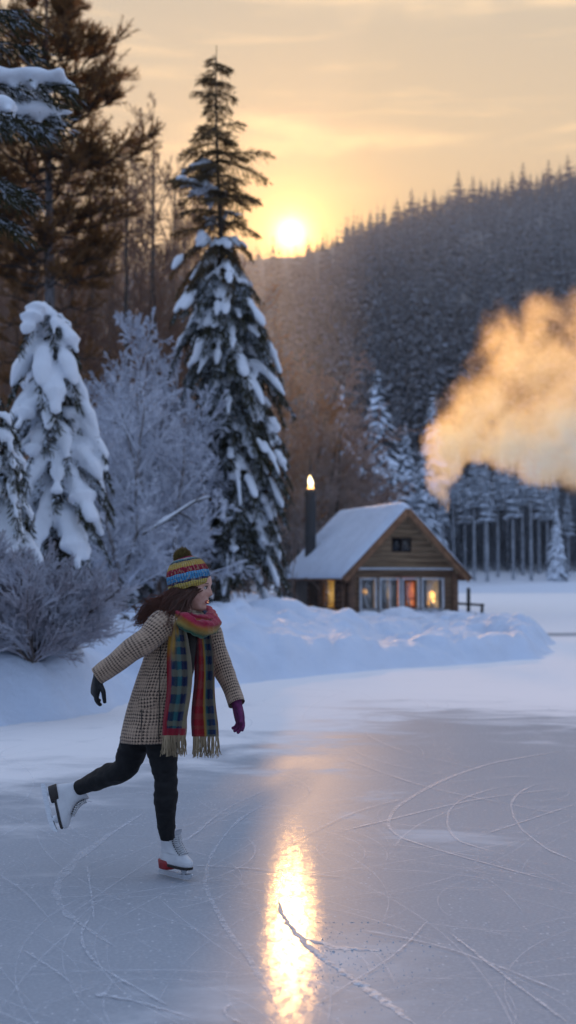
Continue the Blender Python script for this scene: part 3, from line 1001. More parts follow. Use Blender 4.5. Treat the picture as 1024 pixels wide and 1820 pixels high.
# ------------------------------------------------------------------ near spruce outside the left edge: only its snowy boughs reach in
YB = 14.0
x_ = -5.0; g_ = hz(x_, YB)
r_ = np.random.default_rng(5)
mt, mf, ms = MB(), MB(), MB()
HB = 10.5
tube(mt, [(0, 0, 0), (.05, 0, 3), (0, .05, 6.5), (.02, 0, HB)], [.2, .17, .11, .03], 10, cap=False)
pads = []
for (z_, az, E, ri, dr, sn) in [(P(0, 130, YB)[2] - g_ - .12, -.05, 2.45, .12, .10, 1), (P(0, 120, YB)[2] - g_, .35, 2.2, .1, .1, 1), (P(0, 205, YB)[2] - g_ - .05, .05, 2.32, .20, .12, 1), (P(0, 215, YB)[2] - g_, -.5, 2.4, .1, .2, 1),
                                (P(0, 10, YB)[2] - g_, .0, 1.95, .1, .08, 0), (P(0, 25, YB)[2] - g_, .25, 2.0, .1, .15, 0), (P(0, 250, YB)[2] - g_, .15, 1.95, .1, .3, 0), (P(0, 275, YB)[2] - g_, -.2, 1.9, .1, .3, 0), (P(0, 175, YB)[2] - g_, .0, 2.15, .1, .2, 0),
                                (P(0, 320, YB)[2] - g_, .05, 1.85, .1, .3, 0)] + [(zz_, aa_, 1.6, .1, .4, 1) for zz_, aa_ in zip(np.linspace(1.5, 9.5, 16), np.linspace(1.5, 26, 16) % 3.2 + 1.6)]:
    n = 12; s = np.linspace(0, 1, n)
    a = np.stack([E * s * math.cos(az), E * s * math.sin(az), z_ + E * (ri * s - dr * s ** 1.6)], -1)
    tube(mf, a, np.linspace(.04, .01, n), 5, cap=False, mi=1)
    m = 150
    st = .15 + .85 * r_.random(m); f = st * (n - 1); i = np.minimum(f.astype(int), n - 2); ff = (f - i)[:, None]
    o = a[i] * (1 - ff) + a[i + 1] * ff; tg = norm(a[i + 1] - a[i])
    sd_ = np.stack([-tg[:, 1], tg[:, 0], 0 * tg[:, 0]], -1) * r_.choice([-1, 1], m)[:, None]
    dv = norm(tg * .7 + sd_ * .8 * r_.random((m, 1)) + np.array([0, 0, -.55]) + r_.normal(size=(m, 3)) * .25)
    LL = .22 + .22 * r_.random(m)
    mf.add(*twig_needles(r_, o, dv, LL, 16, .075, .013, .5))
    if sn:
        for off in np.linspace(-.10, .10, 3):
            s2 = np.linspace(.2, 1.0, 14); f = np.clip(s2 * (n - 1), 0, n - 1.001); i = f.astype(int); ff = (f - i)[:, None]
            pc = a[i] * (1 - ff) + a[i + 1] * ff + np.array([0, off, .06]) + r_.normal(size=(14, 3)) * .02
            pads.append((pc, .105 * (1 + .35 * r_.normal(size=14)) * np.sin(np.linspace(.5, PI - .4, 14)) ** .5))
        for j in range(22):
            if st[j] > .3:
                pc = o[j] + dv[j] * LL[j] * np.linspace(.05, .7, 14)[:, None] + np.array([0, 0, .05]); pads.append((pc, .05 * np.sin(np.linspace(.4, PI - .3, 14)) ** .6))
Pp = np.stack([p for p, _ in pads]); Rr = np.abs(np.stack([q for _, q in pads])) + .004
Pp = np.concatenate([Pp[:, :1], Pp, Pp[:, -1:]], 1); Rr = np.concatenate([Rr[:, :1] * .02, Rr, Rr[:, -1:] * .02], 1)
ms.add(*tubes(Pp, Rr, 8, .75))
place_spruce('old_spruce', (x_, YB, g_ - .1), 0, 'dark spruce outside the left edge whose snowy boughs reach in at the top corner', 'tree', None, (mt, mf, ms), [M_NEEDLE, M_BARK], .035, 3)

# ------------------------------------------------------------------ big pine, upper left
YP = 38.0
x_ = P(84, 300, YP)[0]; g_ = hz(x_, YP)
HP = P(84, -70, YP)[2] - g_
r_ = np.random.default_rng(9)
mt, mf = MB(), MB()
N = 14; t = np.linspace(0, 1, N)
tr = np.stack([.12 * np.sin(t * 4), .1 * np.cos(t * 3), t * HP], -1)
tube(mt, tr, .23 * (1 - t) + .03, 10, cap=False)
_pv = np.array([-70, 0, 60, 130, 200, 270, 310, 360, 420, 480, 560, 700, 1000], float)
_pr = np.array([10, 70, 92, 132, 152, 160, 165, 128, 132, 120, 110, 90, 60], float) * 1.05
_pz = np.array([P(84, v, YP)[2] for v in _pv]) - g_
z = HP * .22
while z < HP * .99:
    k = 5 if z > HP * .45 else 3
    a0 = r_.random() * 6.28
    for b in range(k):
        az = a0 + 6.283 * b / k + r_.normal() * .3
        E = np.interp(-z, -_pz, _pr) * YP / F * (.62 + .45 * r_.random())
        rise = .08 + .45 * (z / HP) ** 2 + .12 * r_.normal()
        n = 9; s = np.linspace(0, 1, n)
        a = np.stack([E * s * math.cos(az), E * s * math.sin(az), z + E * (rise * s ** 1.6 - .10 * s)], -1)
        a[1:] += r_.normal(size=(n - 1, 3)) * .03 * E
        tube(mf, a, np.linspace(.02 + .012 * E, .008, n), 4, cap=False, mi=1)
        # side shoots carry tufts towards their ends, mostly on the outer half
        m = int(10 + 12 * E) if z > HP * .45 else int(5 + 5 * E)
        st = .30 + .70 * r_.random(m) ** .8
        f = st * (n - 1); i = np.minimum(f.astype(int), n - 2); ff = (f - i)[:, None]
        o = a[i] * (1 - ff) + a[i + 1] * ff; tg = norm(a[i + 1] - a[i])
        dv = norm(tg + r_.normal(size=(m, 3)) * np.array([.6, .6, .3]) + np.array([0, 0, .38]))
        L = (.28 + .55 * r_.random(m)) * min(1, .4 + E * .35)
        en = o + dv * L[:, None] + np.array([0, 0, 1]) * (L * .2)[:, None]
        v, q = tubes(np.stack([o, o + dv * L[:, None] * .5, en], 1), np.tile([.012, .01, .006], (m, 1)), 3); mf.add(v, q, mi=1)
        mf.add(*twig_needles(r_, o + dv * (L * .3)[:, None], norm(en - o), L * .75, 26, .16, .022, .75))
    z += .42 * (.7 + .6 * r_.random()) * (1.0 if z > HP * .45 else 1.7)
root = empty('pine_tree', (x_, YP, g_ - .1), 0, 'tall bushy pine with a grey trunk and upswept brown green boughs, upper left', 'tree')
mt.obj('trunk', mat('grey_pine_bark', (.20, .19, .20), (.10, .09, .09), .85, 9, 4, .4, .03, stretch=(1, 1, .3)), root); mf.obj('crown', [M_NEEDLE_W, M_BARK], root)

# ------------------------------------------------------------------ frosted trees, bushes and bare trees
LV_FROST = [(16, .10, .98, .42, .85, .12, 6, .55, .10), (8, .15, 1, .50, .75, .06, 5, .6, .14), (6, .15, 1, .48, .7, .02, 4, .62, .16), (5, .2, 1, .5, .65, .0, 3, .7, .16)]
FROST = []
for k, (h, sd_) in enumerate([(6.0, 31), (5.0, 32), (4.2, 33)]):
    mt, mw = bare_tree(h, .075, sd_, LV_FROST, bend=.10, minr=.0085, stems=2 + k % 2, spread0=.22)
    FROST.append((h, mt.mesh('trunk', mat('frosted_bark_%d' % k, (.28, .27, .29), (.10, .085, .08), .85, 6, 4)), mw.mesh('crown', M_FROST)))


def put_tree(name, lib, loc, s, rz, label, cat, group, sx=1.0):
    root = empty(name, loc, rz, label, cat, group); root.scale = (s * sx, s * sx, s)
    for nm, me in (('trunk', lib[1]), ('crown', lib[2])):
        o = bpy.data.objects.new(nm, me); COL.objects.link(o); o.parent = root
    return root


for i, (u, Y, vtop, k, rz, sx, lab) in enumerate([
        (215, 25, 640, 0, .3, .85, 'white frosted bare tree right beside the young snow wrapped spruce'),
        (305, 26, 700, 1, 1.4, 1.0, 'pale frosted bare tree directly behind the knitted hat of the skater'),
        (262, 33, 560, 2, 2.6, .9, 'tallest frosted bare tree, its crown fading brown against the dark woods'),
        (352, 34, 690, 0, 4.0, .8, 'frosted thin tree tucked behind the trunk of the tall spruce'),
        (165, 29, 780, 1, 5.1, 1.1, 'frosted bare tree rising over the low dark bushes by the young spruce'),
        (250, 30, 570, 1, 3.3, .8, 'slender frosted tree behind the others, its pale top level with the young spruce'),
        (325, 29, 610, 2, 5.5, .8, 'frosted tree whose twigs reach the left boughs of the tall spruce'),
        (275, 28.5, 720, 0, 2.2, .9, 'frosted bare tree in the middle of the pale thicket'),
        (225, 23, 850, 2, .9, 1.5, 'low wide frosted tree above the snow heaps behind the skater')]):
    x = P(u, 900, Y)[0]; g = hz(x, Y); h = P(u, vtop, Y)[2] - g
    put_tree('frosted_tree', FROST[k], (x, Y, g - .05), h / FROST[k][0] * 1.02, rz, lab, 'tree', 'frosted bare trees behind the skater', sx)

# frosted bush at the left edge of the ice
LV_BUSH = [(11, .02, .95, .55, .5, .08, 5, .6, .09), (8, .15, 1, .5, .45, .06, 4, .65, .12), (5, .2, 1, .5, .45, .03, 3, .7, .14)]
for i, (u, vb, vt, Y, sd_, lab) in enumerate([(58, 1185, 925, 14.55, 51, 'large frosted twiggy bush at the left edge beside the ice'), (-60, 1190, 900, 14.9, 52, 'frosted bush half cut off by the left edge, behind the large twiggy bush'), (128, 1180, 985, 15.3, 53, 'smaller frosted bush with fine violet grey twigs, right of the large one')]):
    x = P(u, 1100, Y)[0]; g = hz(x, Y); h = P(u, vt, Y)[2] - g
    mt, mw = bare_tree(h * .86, .014, sd_, LV_BUSH, bend=.16, minr=.0042, stems=44, spread0=.80 if i < 2 else .6)
    root = empty('frosted_bush', (x, Y, g - .06), i, lab, 'bush', 'frosted bushes by the ice')
    mt.obj('stems', mat('bush_stems_%d' % i, (.14, .11, .10), (.07, .055, .05), .85, 8), root); mw.obj('twigs', M_FROST_B, root)

# dark low conifers and brush under the frosted trees
YU = 24.0
def low_spruce(h, r, sd_):
    return spruce(h, .05, cone_ext(h, r, .75), .22, 7, sd_, lambda t, r: (.1, .55 + .3 * r.random()), .1, 1, .65, ln=.07, wd=.018, zmin=.1, tw_step=.06, snow_w=.07, tw_len=.3)
for i, (u, Y, vt, r, lab) in enumerate([(150, 24.5, 850, .95, 'low dark spruce dusted with snow below the young snow wrapped one'), (205, 27.5, 820, .9, 'small dark spruce in the shade between the frosted trees'), (345, 31.5, 880, .7, 'small shaded spruce beside the trunk of the tall spruce')]):
    x = P(u, 900, Y)[0]; g = hz(x, Y); h = P(u, vt, Y)[2] - g
    place_spruce('small_spruce', (x, Y, g - .1), i * 1.3, lab, 'tree', None, low_spruce(h, r, 60 + i), [M_NEEDLE, M_BARK], .045, 2)

# snow lined branch leaning behind the skater
mt, mt2 = MB(), MB()
pts = resample([P(188, 1000, 23.5), P(215, 968, 23.6), P(262, 945, 23.8), P(310, 915, 24), P(345, 893, 24.2), P(372, 885, 24.3)], 20)
org = pts[0].copy()
tube(mt, pts, np.linspace(.040, .010, 20), 7)
tube(mt2, pts[1:] + np.array([0, 0, .030]), np.linspace(.055, .014, 19) * (1 + .2 * np.random.default_rng(3).normal(size=19)), 8, .7)
for a_, b_ in ((6, (.25, .05, .30)), (9, (.35, .1, .12)), (12, (.35, 0, -.22)), (15, (.3, .1, .22))):
    tube(mt, [pts[a_], pts[a_] + np.array(b_) * .5 + (0, 0, .03), pts[a_] + np.array(b_)], [.018, .012, .005], 5)
root = empty('leaning_branch', org, 0, 'leaning bare branch lined with snow behind the back of the skater', 'branch')
mt.obj('wood', M_BARK, root, org); mt2.obj('snow_cover', M_SNOWB, root, org)

# twigs poking from the snow behind the skater
for i, (u, v, Y) in enumerate([(230, 1076, 21.5), (246, 1072, 22.2)]):
    x = P(u, v, Y)[0]; g = hz(x, Y)
    mb = MB(); r_ = np.random.default_rng(80 + i)
    for k in range(7):
        a = r_.uniform(0, 6.28); l = r_.uniform(.12, .3)
        e = np.array([math.cos(a) * l, math.sin(a) * l * .5, r_.uniform(.02, .17)])
        tube(mb, [(0, 0, -.05), e * .5 + (0, 0, .05), e], [.016, .012, .006], 5)
    o = mb.obj('dead_twig', M_BARK, loc=(x, Y, g))
    tag(o, ['dark dead twigs poking out of the snow behind the shoulder of the skater', 'second smaller tuft of dark twigs in the snow, nearer the coat'][i], 'twig')

# bare backlit trees of the wood behind, left
LV_BARE = [(16, .22, .98, .34, .7, .16, 6, .5, .08), (7, .2, 1, .48, .62, .10, 5, .6, .12), (6, .2, 1, .48, .6, .06, 4, .62, .13), (3, .25, 1, .55, .5, .03, 3, .75, .12)]
BARE = []
for k, (h, sd_) in enumerate([(14.0, 41), (12.0, 42), (13.0, 43), (11.0, 44)]):
    mt, mw = bare_tree(h, .15, sd_, LV_BARE, bend=.07, minr=.011, stems=1)
    BARE.append((h, mt.mesh('trunk', M_BARK), mw.mesh('crown', M_TWIG)))
BARE_L = ['bare brown tree with twigs glowing orange against the low sun, beside the tall spruce', 'slim bare tree directly below the big pine, its trunk pale grey', 'bare forked tree against the orange sky between the big pine and tall spruce']
spots = []
for i, (u, Y, vtop) in enumerate([(262, 52, 250), (222, 47, 300), (190, 58, 270), (300, 62, 330), (150, 50, 330), (120, 60, 300), (60, 54, 250), (20, 50, 280), (-30, 56, 240), (90, 70, 330), (240, 70, 390), (330, 58, 420), (170, 72, 400), (40, 75, 330),
                                  (-70, 66, 300), (205, 64, 430), (275, 44, 480), (130, 43, 470), (315, 75, 440), (70, 46, 430), (0, 64, 400), (350, 70, 450), (100, 84, 430), (-160, 58, 330), (-260, 64, 300), (-380, 60, 320), (-520, 70, 340), (-340, 76, 360), (410, 66, 470), (440, 60, 500), (375, 80, 470)]):
    x = P(u, 900, Y)[0]; g = hz(x, Y); k = i % 4; h = P(u, vtop, Y)[2] - g
    put_tree('bare_tree', BARE[k], (x, Y, g - .1), h / BARE[k][0], i * 1.7, BARE_L[0] if i == 0 else BARE_L[2] if i == 1 else BARE_L[1] if i == 5 else 'bare brown backlit tree in the wood behind the pine and the frosted trees', 'tree', 'bare trees of the wood at the left', .8)
# orange-brown bare trees right of the spruce
mt, mw = bare_tree(9.0, .11, 47, LV_BARE, bend=.09, minr=.009, stems=2, spread0=.2)
OR = (9.0, mt.mesh('trunk', M_BARK), mw.mesh('crown', M_TWIG_O))
mt, mw = bare_tree(6.0, .07, 48, LV_FROST, bend=.09, minr=.008, stems=3, spread0=.35)
OR2 = (6.0, mt.mesh('trunk', M_BARK), mw.mesh('crown', mat('pale_brown_twigs', (.50, .41, .37), (.34, .26, .22), .8, .8, 3, transl=(.6, .3, .12, .3))))
for (u, Y, vt, lib, rz, lab) in [(520, 60, 560, OR, .5, 'russet bare tree catching the sun just right of the tall spruce'), (470, 58, 600, OR, 2.2, 'russet bare tree mostly hidden behind the tall spruce'), (600, 62, 760, OR2, 1.0, 'pale brown bare tree behind the chimney of the cabin'), (575, 66, 775, OR2, 5.2, 'pale brown bare tree rising right behind the flame of the chimney'), (625, 70, 835, OR2, .3, 'pale brown bare tree left of the tall snowy spruce'), (510, 68, 640, OR2, 2.6, 'pale brown bare tree against the russet one'), (540, 60, 730, OR2, 3.0, 'pale brown frosted tree between the tall spruce and the cabin chimney'), (650, 62, 830, OR2, 4.4, 'low pale brown tree peeping over the snowy ridge of the roof')]:
    x = P(u, 900, Y)[0]; g = hz(x, Y); h = P(u, vt, Y)[2] - g
    put_tree('bare_tree', lib, (x, Y, g - .1), h / lib[0], rz, lab, 'tree', None)

# undergrowth filling the wood at the left
r_ = np.random.default_rng(71)
mb = MB()
for k in range(130):
    Y = r_.uniform(34, 92); u = r_.uniform(-150, 470) if Y < 45 else r_.uniform(-150, 560)
    x = P(u, 900, Y)[0]; g = hz(x, Y)
    if float(shore_dist(np.array([x]), np.array([Y]))[0]) < 2 or (Y < 64 and u > 330): continue
    n = 260; hh = r_.uniform(1.0, 3.0) * (1 if Y > 45 else .5)
    o = np.array([x, Y, g]) + r_.normal(size=(n, 3)) * np.array([1.6, 1.2, 0]) + np.array([0, 0, 1]) * (hh * r_.random(n) ** 1.2)[:, None]
    dv = norm(r_.normal(size=(n, 3)) * .6 + np.array([0, 0, .9])); L = r_.uniform(.5, 1.5, n)
    p = np.stack([o, o + dv * L[:, None] * .5, o + dv * L[:, None] + r_.normal(size=(n, 3)) * .15], 1)
    mb.add(*tubes(p, np.tile([.02, .014, .008], (n, 1)), 3))
tag(mb.obj('undergrowth', mat('undergrowth_twigs', (.24, .17, .14), (.15, .11, .09), .85, .3, 3, transl=(.4, .18, .06, .25))), 'dense brown brushwood filling the wood behind the trees', 'undergrowth', kind='stuff')

# ------------------------------------------------------------------ forest on the hill
CON = []
for k in range(5):
    mb = MB(); far_conifer(mb, 10, 1.55, 13, 8, 200 + k, 1.15, 2)
    v = np.concatenate(mb.v); f = np.concatenate(mb.f); CON.append((v, f))
r_ = np.random.default_rng(77)
mb = MB(); nt_tree = 0
for k in range(7600):
    y = 178 + 618 * r_.random() ** 1.15; x = r_.uniform(-1, 1) * y * .32 if k < 5200 else -r_.uniform(.32, .9) * y
    zf_ = (y - 178) / 618
    if y > 770 and abs(x - (512 - 512) / F * YR) < 18: continue
    v, f = CON[r_.integers(5)]
    s = .75 + 1.6 * r_.random() ** 1.6
    if fbm(np.array([x * .035]), np.array([y * .02]), octv=2, seed=90)[0] < -.55: continue
    if y > 600 and -24 < x < 34: s *= .22 if y > 690 else .5
    elif y > 770: s *= .6
    a = r_.random() * 6.28; c, s_ = math.cos(a), math.sin(a)
    vv = np.stack([v[:, 0] * c - v[:, 1] * s_, v[:, 0] * s_ + v[:, 1] * c, v[:, 2]], -1) * np.array([s * 1.15, s * 1.15, s * 1.2])
    mb.add(vv + np.array([x, y, hhz(x, y) - .6]), f); nt_tree += 1
tag(mb.obj('hillside_forest', M_HILL), 'dense dark conifer forest covering the hill beyond the lake', 'forest', kind='stuff')

# trees standing out along the ridge
def conifer_lib(name, h, rb, nwh, nb, seed, m, fan=0, base=.06, droop=.55, tr=.12, seg=3, pw=.85, bark=None):
    mb = MB(); far_conifer(mb, h, rb, nwh, nb, seed, droop, seg, base, fan=fan, pw=pw)
    mt = MB(); tube(mt, [(0, 0, 0), (0, 0, h * .5), (0, 0, h * .98)], [tr, tr * .6, tr * .1], 7, cap=False)
    return (h, mt.mesh('trunk', bark or M_BARK), mb.mesh('crown', m))
RID = [conifer_lib('r', 10, 1.7, 15, 8, 300 + k, M_RIDGE, tr=.14) for k in range(4)]
rl = [(550, 24), (565, 18), (574, 20), (592, 16), (600, 20), (617, 30), (630, 24), (645, 28), (660, 38), (672, 22), (684, 34), (697, 20), (709, 36), (722, 24), (735, 46), (748, 28), (760, 34), (775, 36), (790, 24), (803, 30),
      (820, 56), (832, 26), (846, 44), (860, 36), (870, 26), (882, 30), (893, 34), (905, 26), (917, 40), (937, 52), (950, 32), (962, 30), (972, 34), (983, 50), (996, 28), (1003, 40), (1018, 54), (1030, 36), (1045, 44), (1060, 30), (460, 14), (445, 18), (425, 16)]
rl_lab = {735: 'tall dark conifer on the ridge halfway between the sun and the top of the hill', 820: 'tallest dark conifer standing on the middle of the ridge', 937: 'tall pointed conifer on the ridge at the upper right', 1018: 'dark pointed conifer where the ridge meets the right edge', 617: 'small spiky conifer on the low ridge right of the sun', 550: 'tiny conifer on the ridge glowing orange beside the sun'}
for i, (u, hpx) in enumerate(rl):
    Y = YR - 2 - (i * 7 % 5); x = (u - 512) / F * Y
    lib = RID[i % 4]; g = hhz(x, Y)
    put_tree('ridge_conifer', lib, (x, Y, g - .5), (hpx * 1.15 + 24) * (.55 if u < 640 else .8 if u < 700 else 1) / F * Y / 10, i * 1.3, rl_lab.get(u, 'small dark conifer silhouetted on the hill ridge against the sky'), 'tree', 'conifers along the hill ridge', 1.9)

# taller dark trees low on the slope
DK = [conifer_lib('d', 16, 2.3, 22, 9, 330 + k, M_HILL, fan=1, tr=.2) for k in range(3)]
for i, (u, Y, vt) in enumerate([(800, 185, 565), (745, 182, 600), (560, 190, 600), (690, 185, 610), (620, 195, 630), (520, 188, 640), (770, 178, 640), (850, 190, 560), (910, 186, 600), (985, 188, 560), (470, 190, 620), (1015, 184, 620), (590, 182, 660), (715, 178, 665)]):
    x = (u - 512) / F * Y; g = hhz(x, Y); h = P(u, vt, Y)[2] - g
    put_tree('dark_conifer', DK[i % 3], (x, Y, g - .3), h / 16, i * 2.1, 'narrow dark spruce low on the slope beyond the snowy spruces', 'tree', 'dark spruces at the foot of the hill', .8 * 16 / h * 1.5)

# snowy spruces behind the cabin
SN = [conifer_lib('s', 20, 3.4, 40, 11, 350 + k, M_FARSNOW, fan=1, tr=.3, base=.04, droop=1.15) for k in range(3)]
for i, (u, Y, vt, lab, sx) in enumerate([
        (672, 160, 646, 'tall snowy spruce rising behind the roof of the cabin', 1.0), (608, 158, 672, 'slim snowy spruce left of the tallest one behind the cabin', .75), (722, 166, 745, 'snowy spruce at the right shoulder of the tallest one', .95),
        (640, 156, 770, 'short snowy spruce in front of the tallest one, above the roof', .9), (580, 164, 735, 'snowy spruce half hidden by the brown bare trees', .9), (770, 175, 690, 'snow dusted spruce behind the thin foot of the smoke', .9), (700, 156, 830, 'low snowy spruce just above the ridge of the roof', 1.2), (755, 160, 800, 'small snowy spruce between the roof and the smoke', 1.1)]):
    x = (u - 512) / F * Y; g = hhz(x, Y); h = P(u, vt, Y)[2] - g
    put_tree('snowy_spruce', SN[i % 3], (x, Y, g - .3), h / 20, i * 1.9 + .4, lab, 'tree', 'snowy spruces behind the cabin', sx * 1.6)

# tall trunks with snowy crowns on the far shore
m_tb = mat('haze_paled_trunks', (.34, .37, .42), (.20, .22, .25), .85, 1.2, 3)  # trunks lightened to blue grey: distance haze put into the bark colour
FS = [conifer_lib('f', 20, 2.6, 22, 11, 370 + k, M_FARSNOW, fan=2, tr=.30, base=(.58, .66, .52)[k], droop=.45, pw=.55, bark=m_tb) for k in range(3)]
fl = [(788, 158, 850), (806, 160, 815), (826, 163, 835), (843, 158, 800), (862, 165, 825), (866, 157, 815), (885, 160, 812), (902, 168, 820), (912, 158, 806), (929, 163, 800), (944, 157, 806), (958, 166, 812), (973, 160, 840), (985, 170, 835), (1010, 162, 870), (1040, 160, 840), (1075, 164, 830), (815, 172, 800), (852, 174, 790), (893, 176, 795), (938, 175, 800), (990, 176, 850)]
fl_lab = {866: 'thick pale trunk of a far shore pine, fourth of the row from the cabin', 944: 'far shore pine standing forward with a dark trunk, right of the pale ones', 788: 'far shore tree nearest the smoke foot, close by the cabin roof', 1010: 'far shore snowy spruce nearest the right edge'}
for i, (u, Y, vt) in enumerate(fl):
    x = (u - 512) / F * Y; g = hhz(x, Y); h = P(u, vt, Y)[2] - g
    put_tree('shore_pine', FS[i % 3], (x, Y, g - .3), h / 20, i * 2.3, fl_lab.get(u, 'tall far shore conifer with a bare grey trunk and snowy top'), 'tree', 'conifers with bare trunks on the far shore', .95)
x = (990 - 512) / F * 153; g = hhz(x, 153); h = P(990, 885, 153)[2] - g
put_tree('snowy_spruce', SN[1], (x, 153, g - .3), h / 20, 1.0, 'snowy spruce with boughs to the ground on the far shore at the right', 'tree', None, 1.1)
# brush behind the trunks
r_ = np.random.default_rng(91); mb = MB()
n = 5000
x = r_.uniform(18, 46, n) * 1.0; y = r_.uniform(166, 182, n); g = hill_h(x, y)
o = np.stack([x, y, g + r_.random(n) ** 1.5 * 9], -1); dv = norm(r_.normal(size=(n, 3)) * .4 + np.array([0, 0, 1.2])); L = r_.uniform(1, 3, n)
mb.add(*tubes(np.stack([o, o + dv * L[:, None]], 1), np.tile([.07, .03], (n, 1)), 3))
tag(mb.obj('undergrowth', mat('far_brush', (.15, .165, .19), (.09, .10, .115), .85, .3, 3)), 'dark tangled brush behind the far shore trunks', 'undergrowth', kind='stuff')  # brush colour lightened to stand for the haze before it

# ------------------------------------------------------------------ winter haze over the lake and hill
if HAZE > 0:
    m, nt, bs, out = new_mat('winter_haze')
    nt.n.remove(bs)
    pv = nt.node('ShaderNodeVolumePrincipled') if False else nt.node('ShaderNodeVolumeScatter')
    pv.inputs['Color'].default_value = (.95, .95, 1, 1); pv.inputs['Density'].default_value = HAZE; pv.inputs['Anisotropy'].default_value = .3
    nt.l.new(pv.outputs[0], out.inputs['Volume'])
    mb = MB(); box(mb, (0, 600, 128), (1700, 940, 262))
    o = mb.obj('haze', m); tag(o, 'thin cold haze in front of the hill', kind='structure')

if HAZE_WOOD > 0:
    m, nt, bs, out = new_mat('wood_haze'); nt.n.remove(bs)
    pv = nt.node('ShaderNodeVolumeScatter')
    pv.inputs['Color'].default_value = (.97, .95, .95, 1); pv.inputs['Density'].default_value = HAZE_WOOD; pv.inputs['Anisotropy'].default_value = .6
    nt.l.new(pv.outputs[0], out.inputs['Volume'])
    mb = MB()
    pl = [(-60, 42, 22), (3, 42, 23), (-10, 126, 13), (-60, 126, 13)]
    mb.add([(x, y, -1) for x, y, z in pl] + [(x, y, z) for x, y, z in pl], [[3, 2, 1, 0], [4, 5, 6, 7], [0, 1, 5, 4], [1, 2, 6, 5], [2, 3, 7, 6], [3, 0, 4, 7]])
    o = mb.obj('haze', m); tag(o, 'sunlit mist hanging in the wood behind the tall spruce', kind='structure')

# ------------------------------------------------------------------ log cabin
PHI = rad(20)
C0 = np.array([(625 - 512) / F * 43.0, 43.0, 0.0])
W_, L_, EAVE, APEX = 4.0, 5.5, 2.02, 4.02
cabin = empty('log_cabin', C0, PHI, 'small brown log cabin with snowy gable roof and lit windows on the shore', 'cabin')
M_LOG = mat('dark_logs', (.20, .105, .06), (.10, .055, .034), .75, 3.5, 5, .4, .02, stretch=(1, .25, 2.2), coords='Object')
M_LOGX = mat('brown_boards', (.27, .165, .095), (.16, .095, .058), .75, 2.6, 5, .35, .015, stretch=(.35, 1, 3.5), coords='Object')
M_GABLE = mat('gable_boards', (.38, .25, .14), (.22, .14, .08), .7, 2.2, 5, .3, .015, stretch=(.35, 1, 4.5), coords='Object')
M_FASCIA = mat('barge_board', (.30, .15, .075), (.19, .09, .045), .65, 4, 4, .2, .01)
M_WHITE = mat('white_frame_paint', (.80, .80, .80), (.70, .70, .71), .55, 6, 3)
M_CURT = mat('grey_curtain', (.34, .32, .28), (.24, .22, .19), .9, 5, 2, .3, .02, stretch=(6, 1, .3))


def glow_mat(name, c1, c2, s, scale=3.0, lo=.35, hi=.7):
    m, nt, bs, out = new_mat(name)
    p = nt.node('ShaderNodeTexCoord').outputs['Object']
    n = nt.smooth(nt.noise(p, scale, 3, .6), lo, hi)
    bs.inputs['Base Color'].default_value = (.2, .12, .06, 1)
    nt.link(nt.mix(n, c1, c2), bs.inputs['Emission Color']); bs.inputs['Emission Strength'].default_value = s
    return m
M_GLOW = glow_mat('lamp_lit_room', (.16, .11, .065), (.32, .21, .11), 1.35)
M_GLOWO = glow_mat('orange_lit_room', (.30, .055, .012), (.75, .24, .05), 1.4, 2.2)
M_GLOWS = glow_mat('yellow_lit_room', (.38, .16, .025), (1.0, .60, .13), 1.6, 2.4)
M_LAMP = glow_mat('glowing_lamp', (1.0, .42, .06), (1.0, .62, .2), 2.4, 6)
m_, nt_, bs_, out_ = new_mat('window_glass')
tr_ = nt_.node('ShaderNodeBsdfTransparent'); gl_ = nt_.node('ShaderNodeBsdfGlossy'); gl_.inputs['Roughness'].default_value = .05
lw_ = nt_.node('ShaderNodeLayerWeight'); lw_.inputs[0].default_value = .35
mx_ = nt_.node('ShaderNodeMixShader'); nt_.link(nt_.m('ADD', nt_.m('MULTIPLY', lw_.outputs['Fresnel'], .7), .05), mx_.inputs[0])
nt_.l.new(tr_.outputs[0], mx_.inputs[1]); nt_.l.new(gl_.outputs[0], mx_.inputs[2]); nt_.l.new(mx_.outputs[0], out_.inputs[0])
M_GLASS = m_

# front wall: horizontal boards round a band of windows
ZB0, ZB1 = .52, 1.66
wins = [(.30, .95), (1.05, 1.86), (1.92, 2.60), (2.68, 3.56)]
mb = MB()
z = -.3
while z < 1.94:
    z1 = min(z + .165, 1.95)
    segs = [(0.06, W_ - .06)] if (z1 <= ZB0 + .02 or z >= ZB1 - .02) else [(a, b) for a, b in zip([.06] + [w[1] for w in wins], [w[0] for w in wins] + [W_ - .06])]
    for a, b in segs:
        box(mb, ((a + b) / 2, .05, (z + z1) / 2), (b - a, .09, z1 - z - .004), bev=.012)
    z = z1
box(mb, (W_ / 2, .16, .9), (W_ - .1, .02, .02))
mb.obj('front_wall', M_LOGX, cabin)
# gable boards
mb = MB(); z = 2.03; slope = (APEX - EAVE) / (W_ / 2)
while z < APEX - .2:
    z1 = min(z + .20, APEX - .1); hw = (APEX - (z + z1) / 2) / slope - .02
    box(mb, (W_ / 2, .03, (z + z1) / 2), (2 * hw, .09, z1 - z - .005), bev=.012); z = z1
mb.obj('gable', M_GABLE, cabin)
mb = MB(); box(mb, (W_ / 2, -.035, 1.985), (W_ - .1, .07, .075), bev=.01)
tag(mb.obj('trim_board', M_WHITE, cabin))
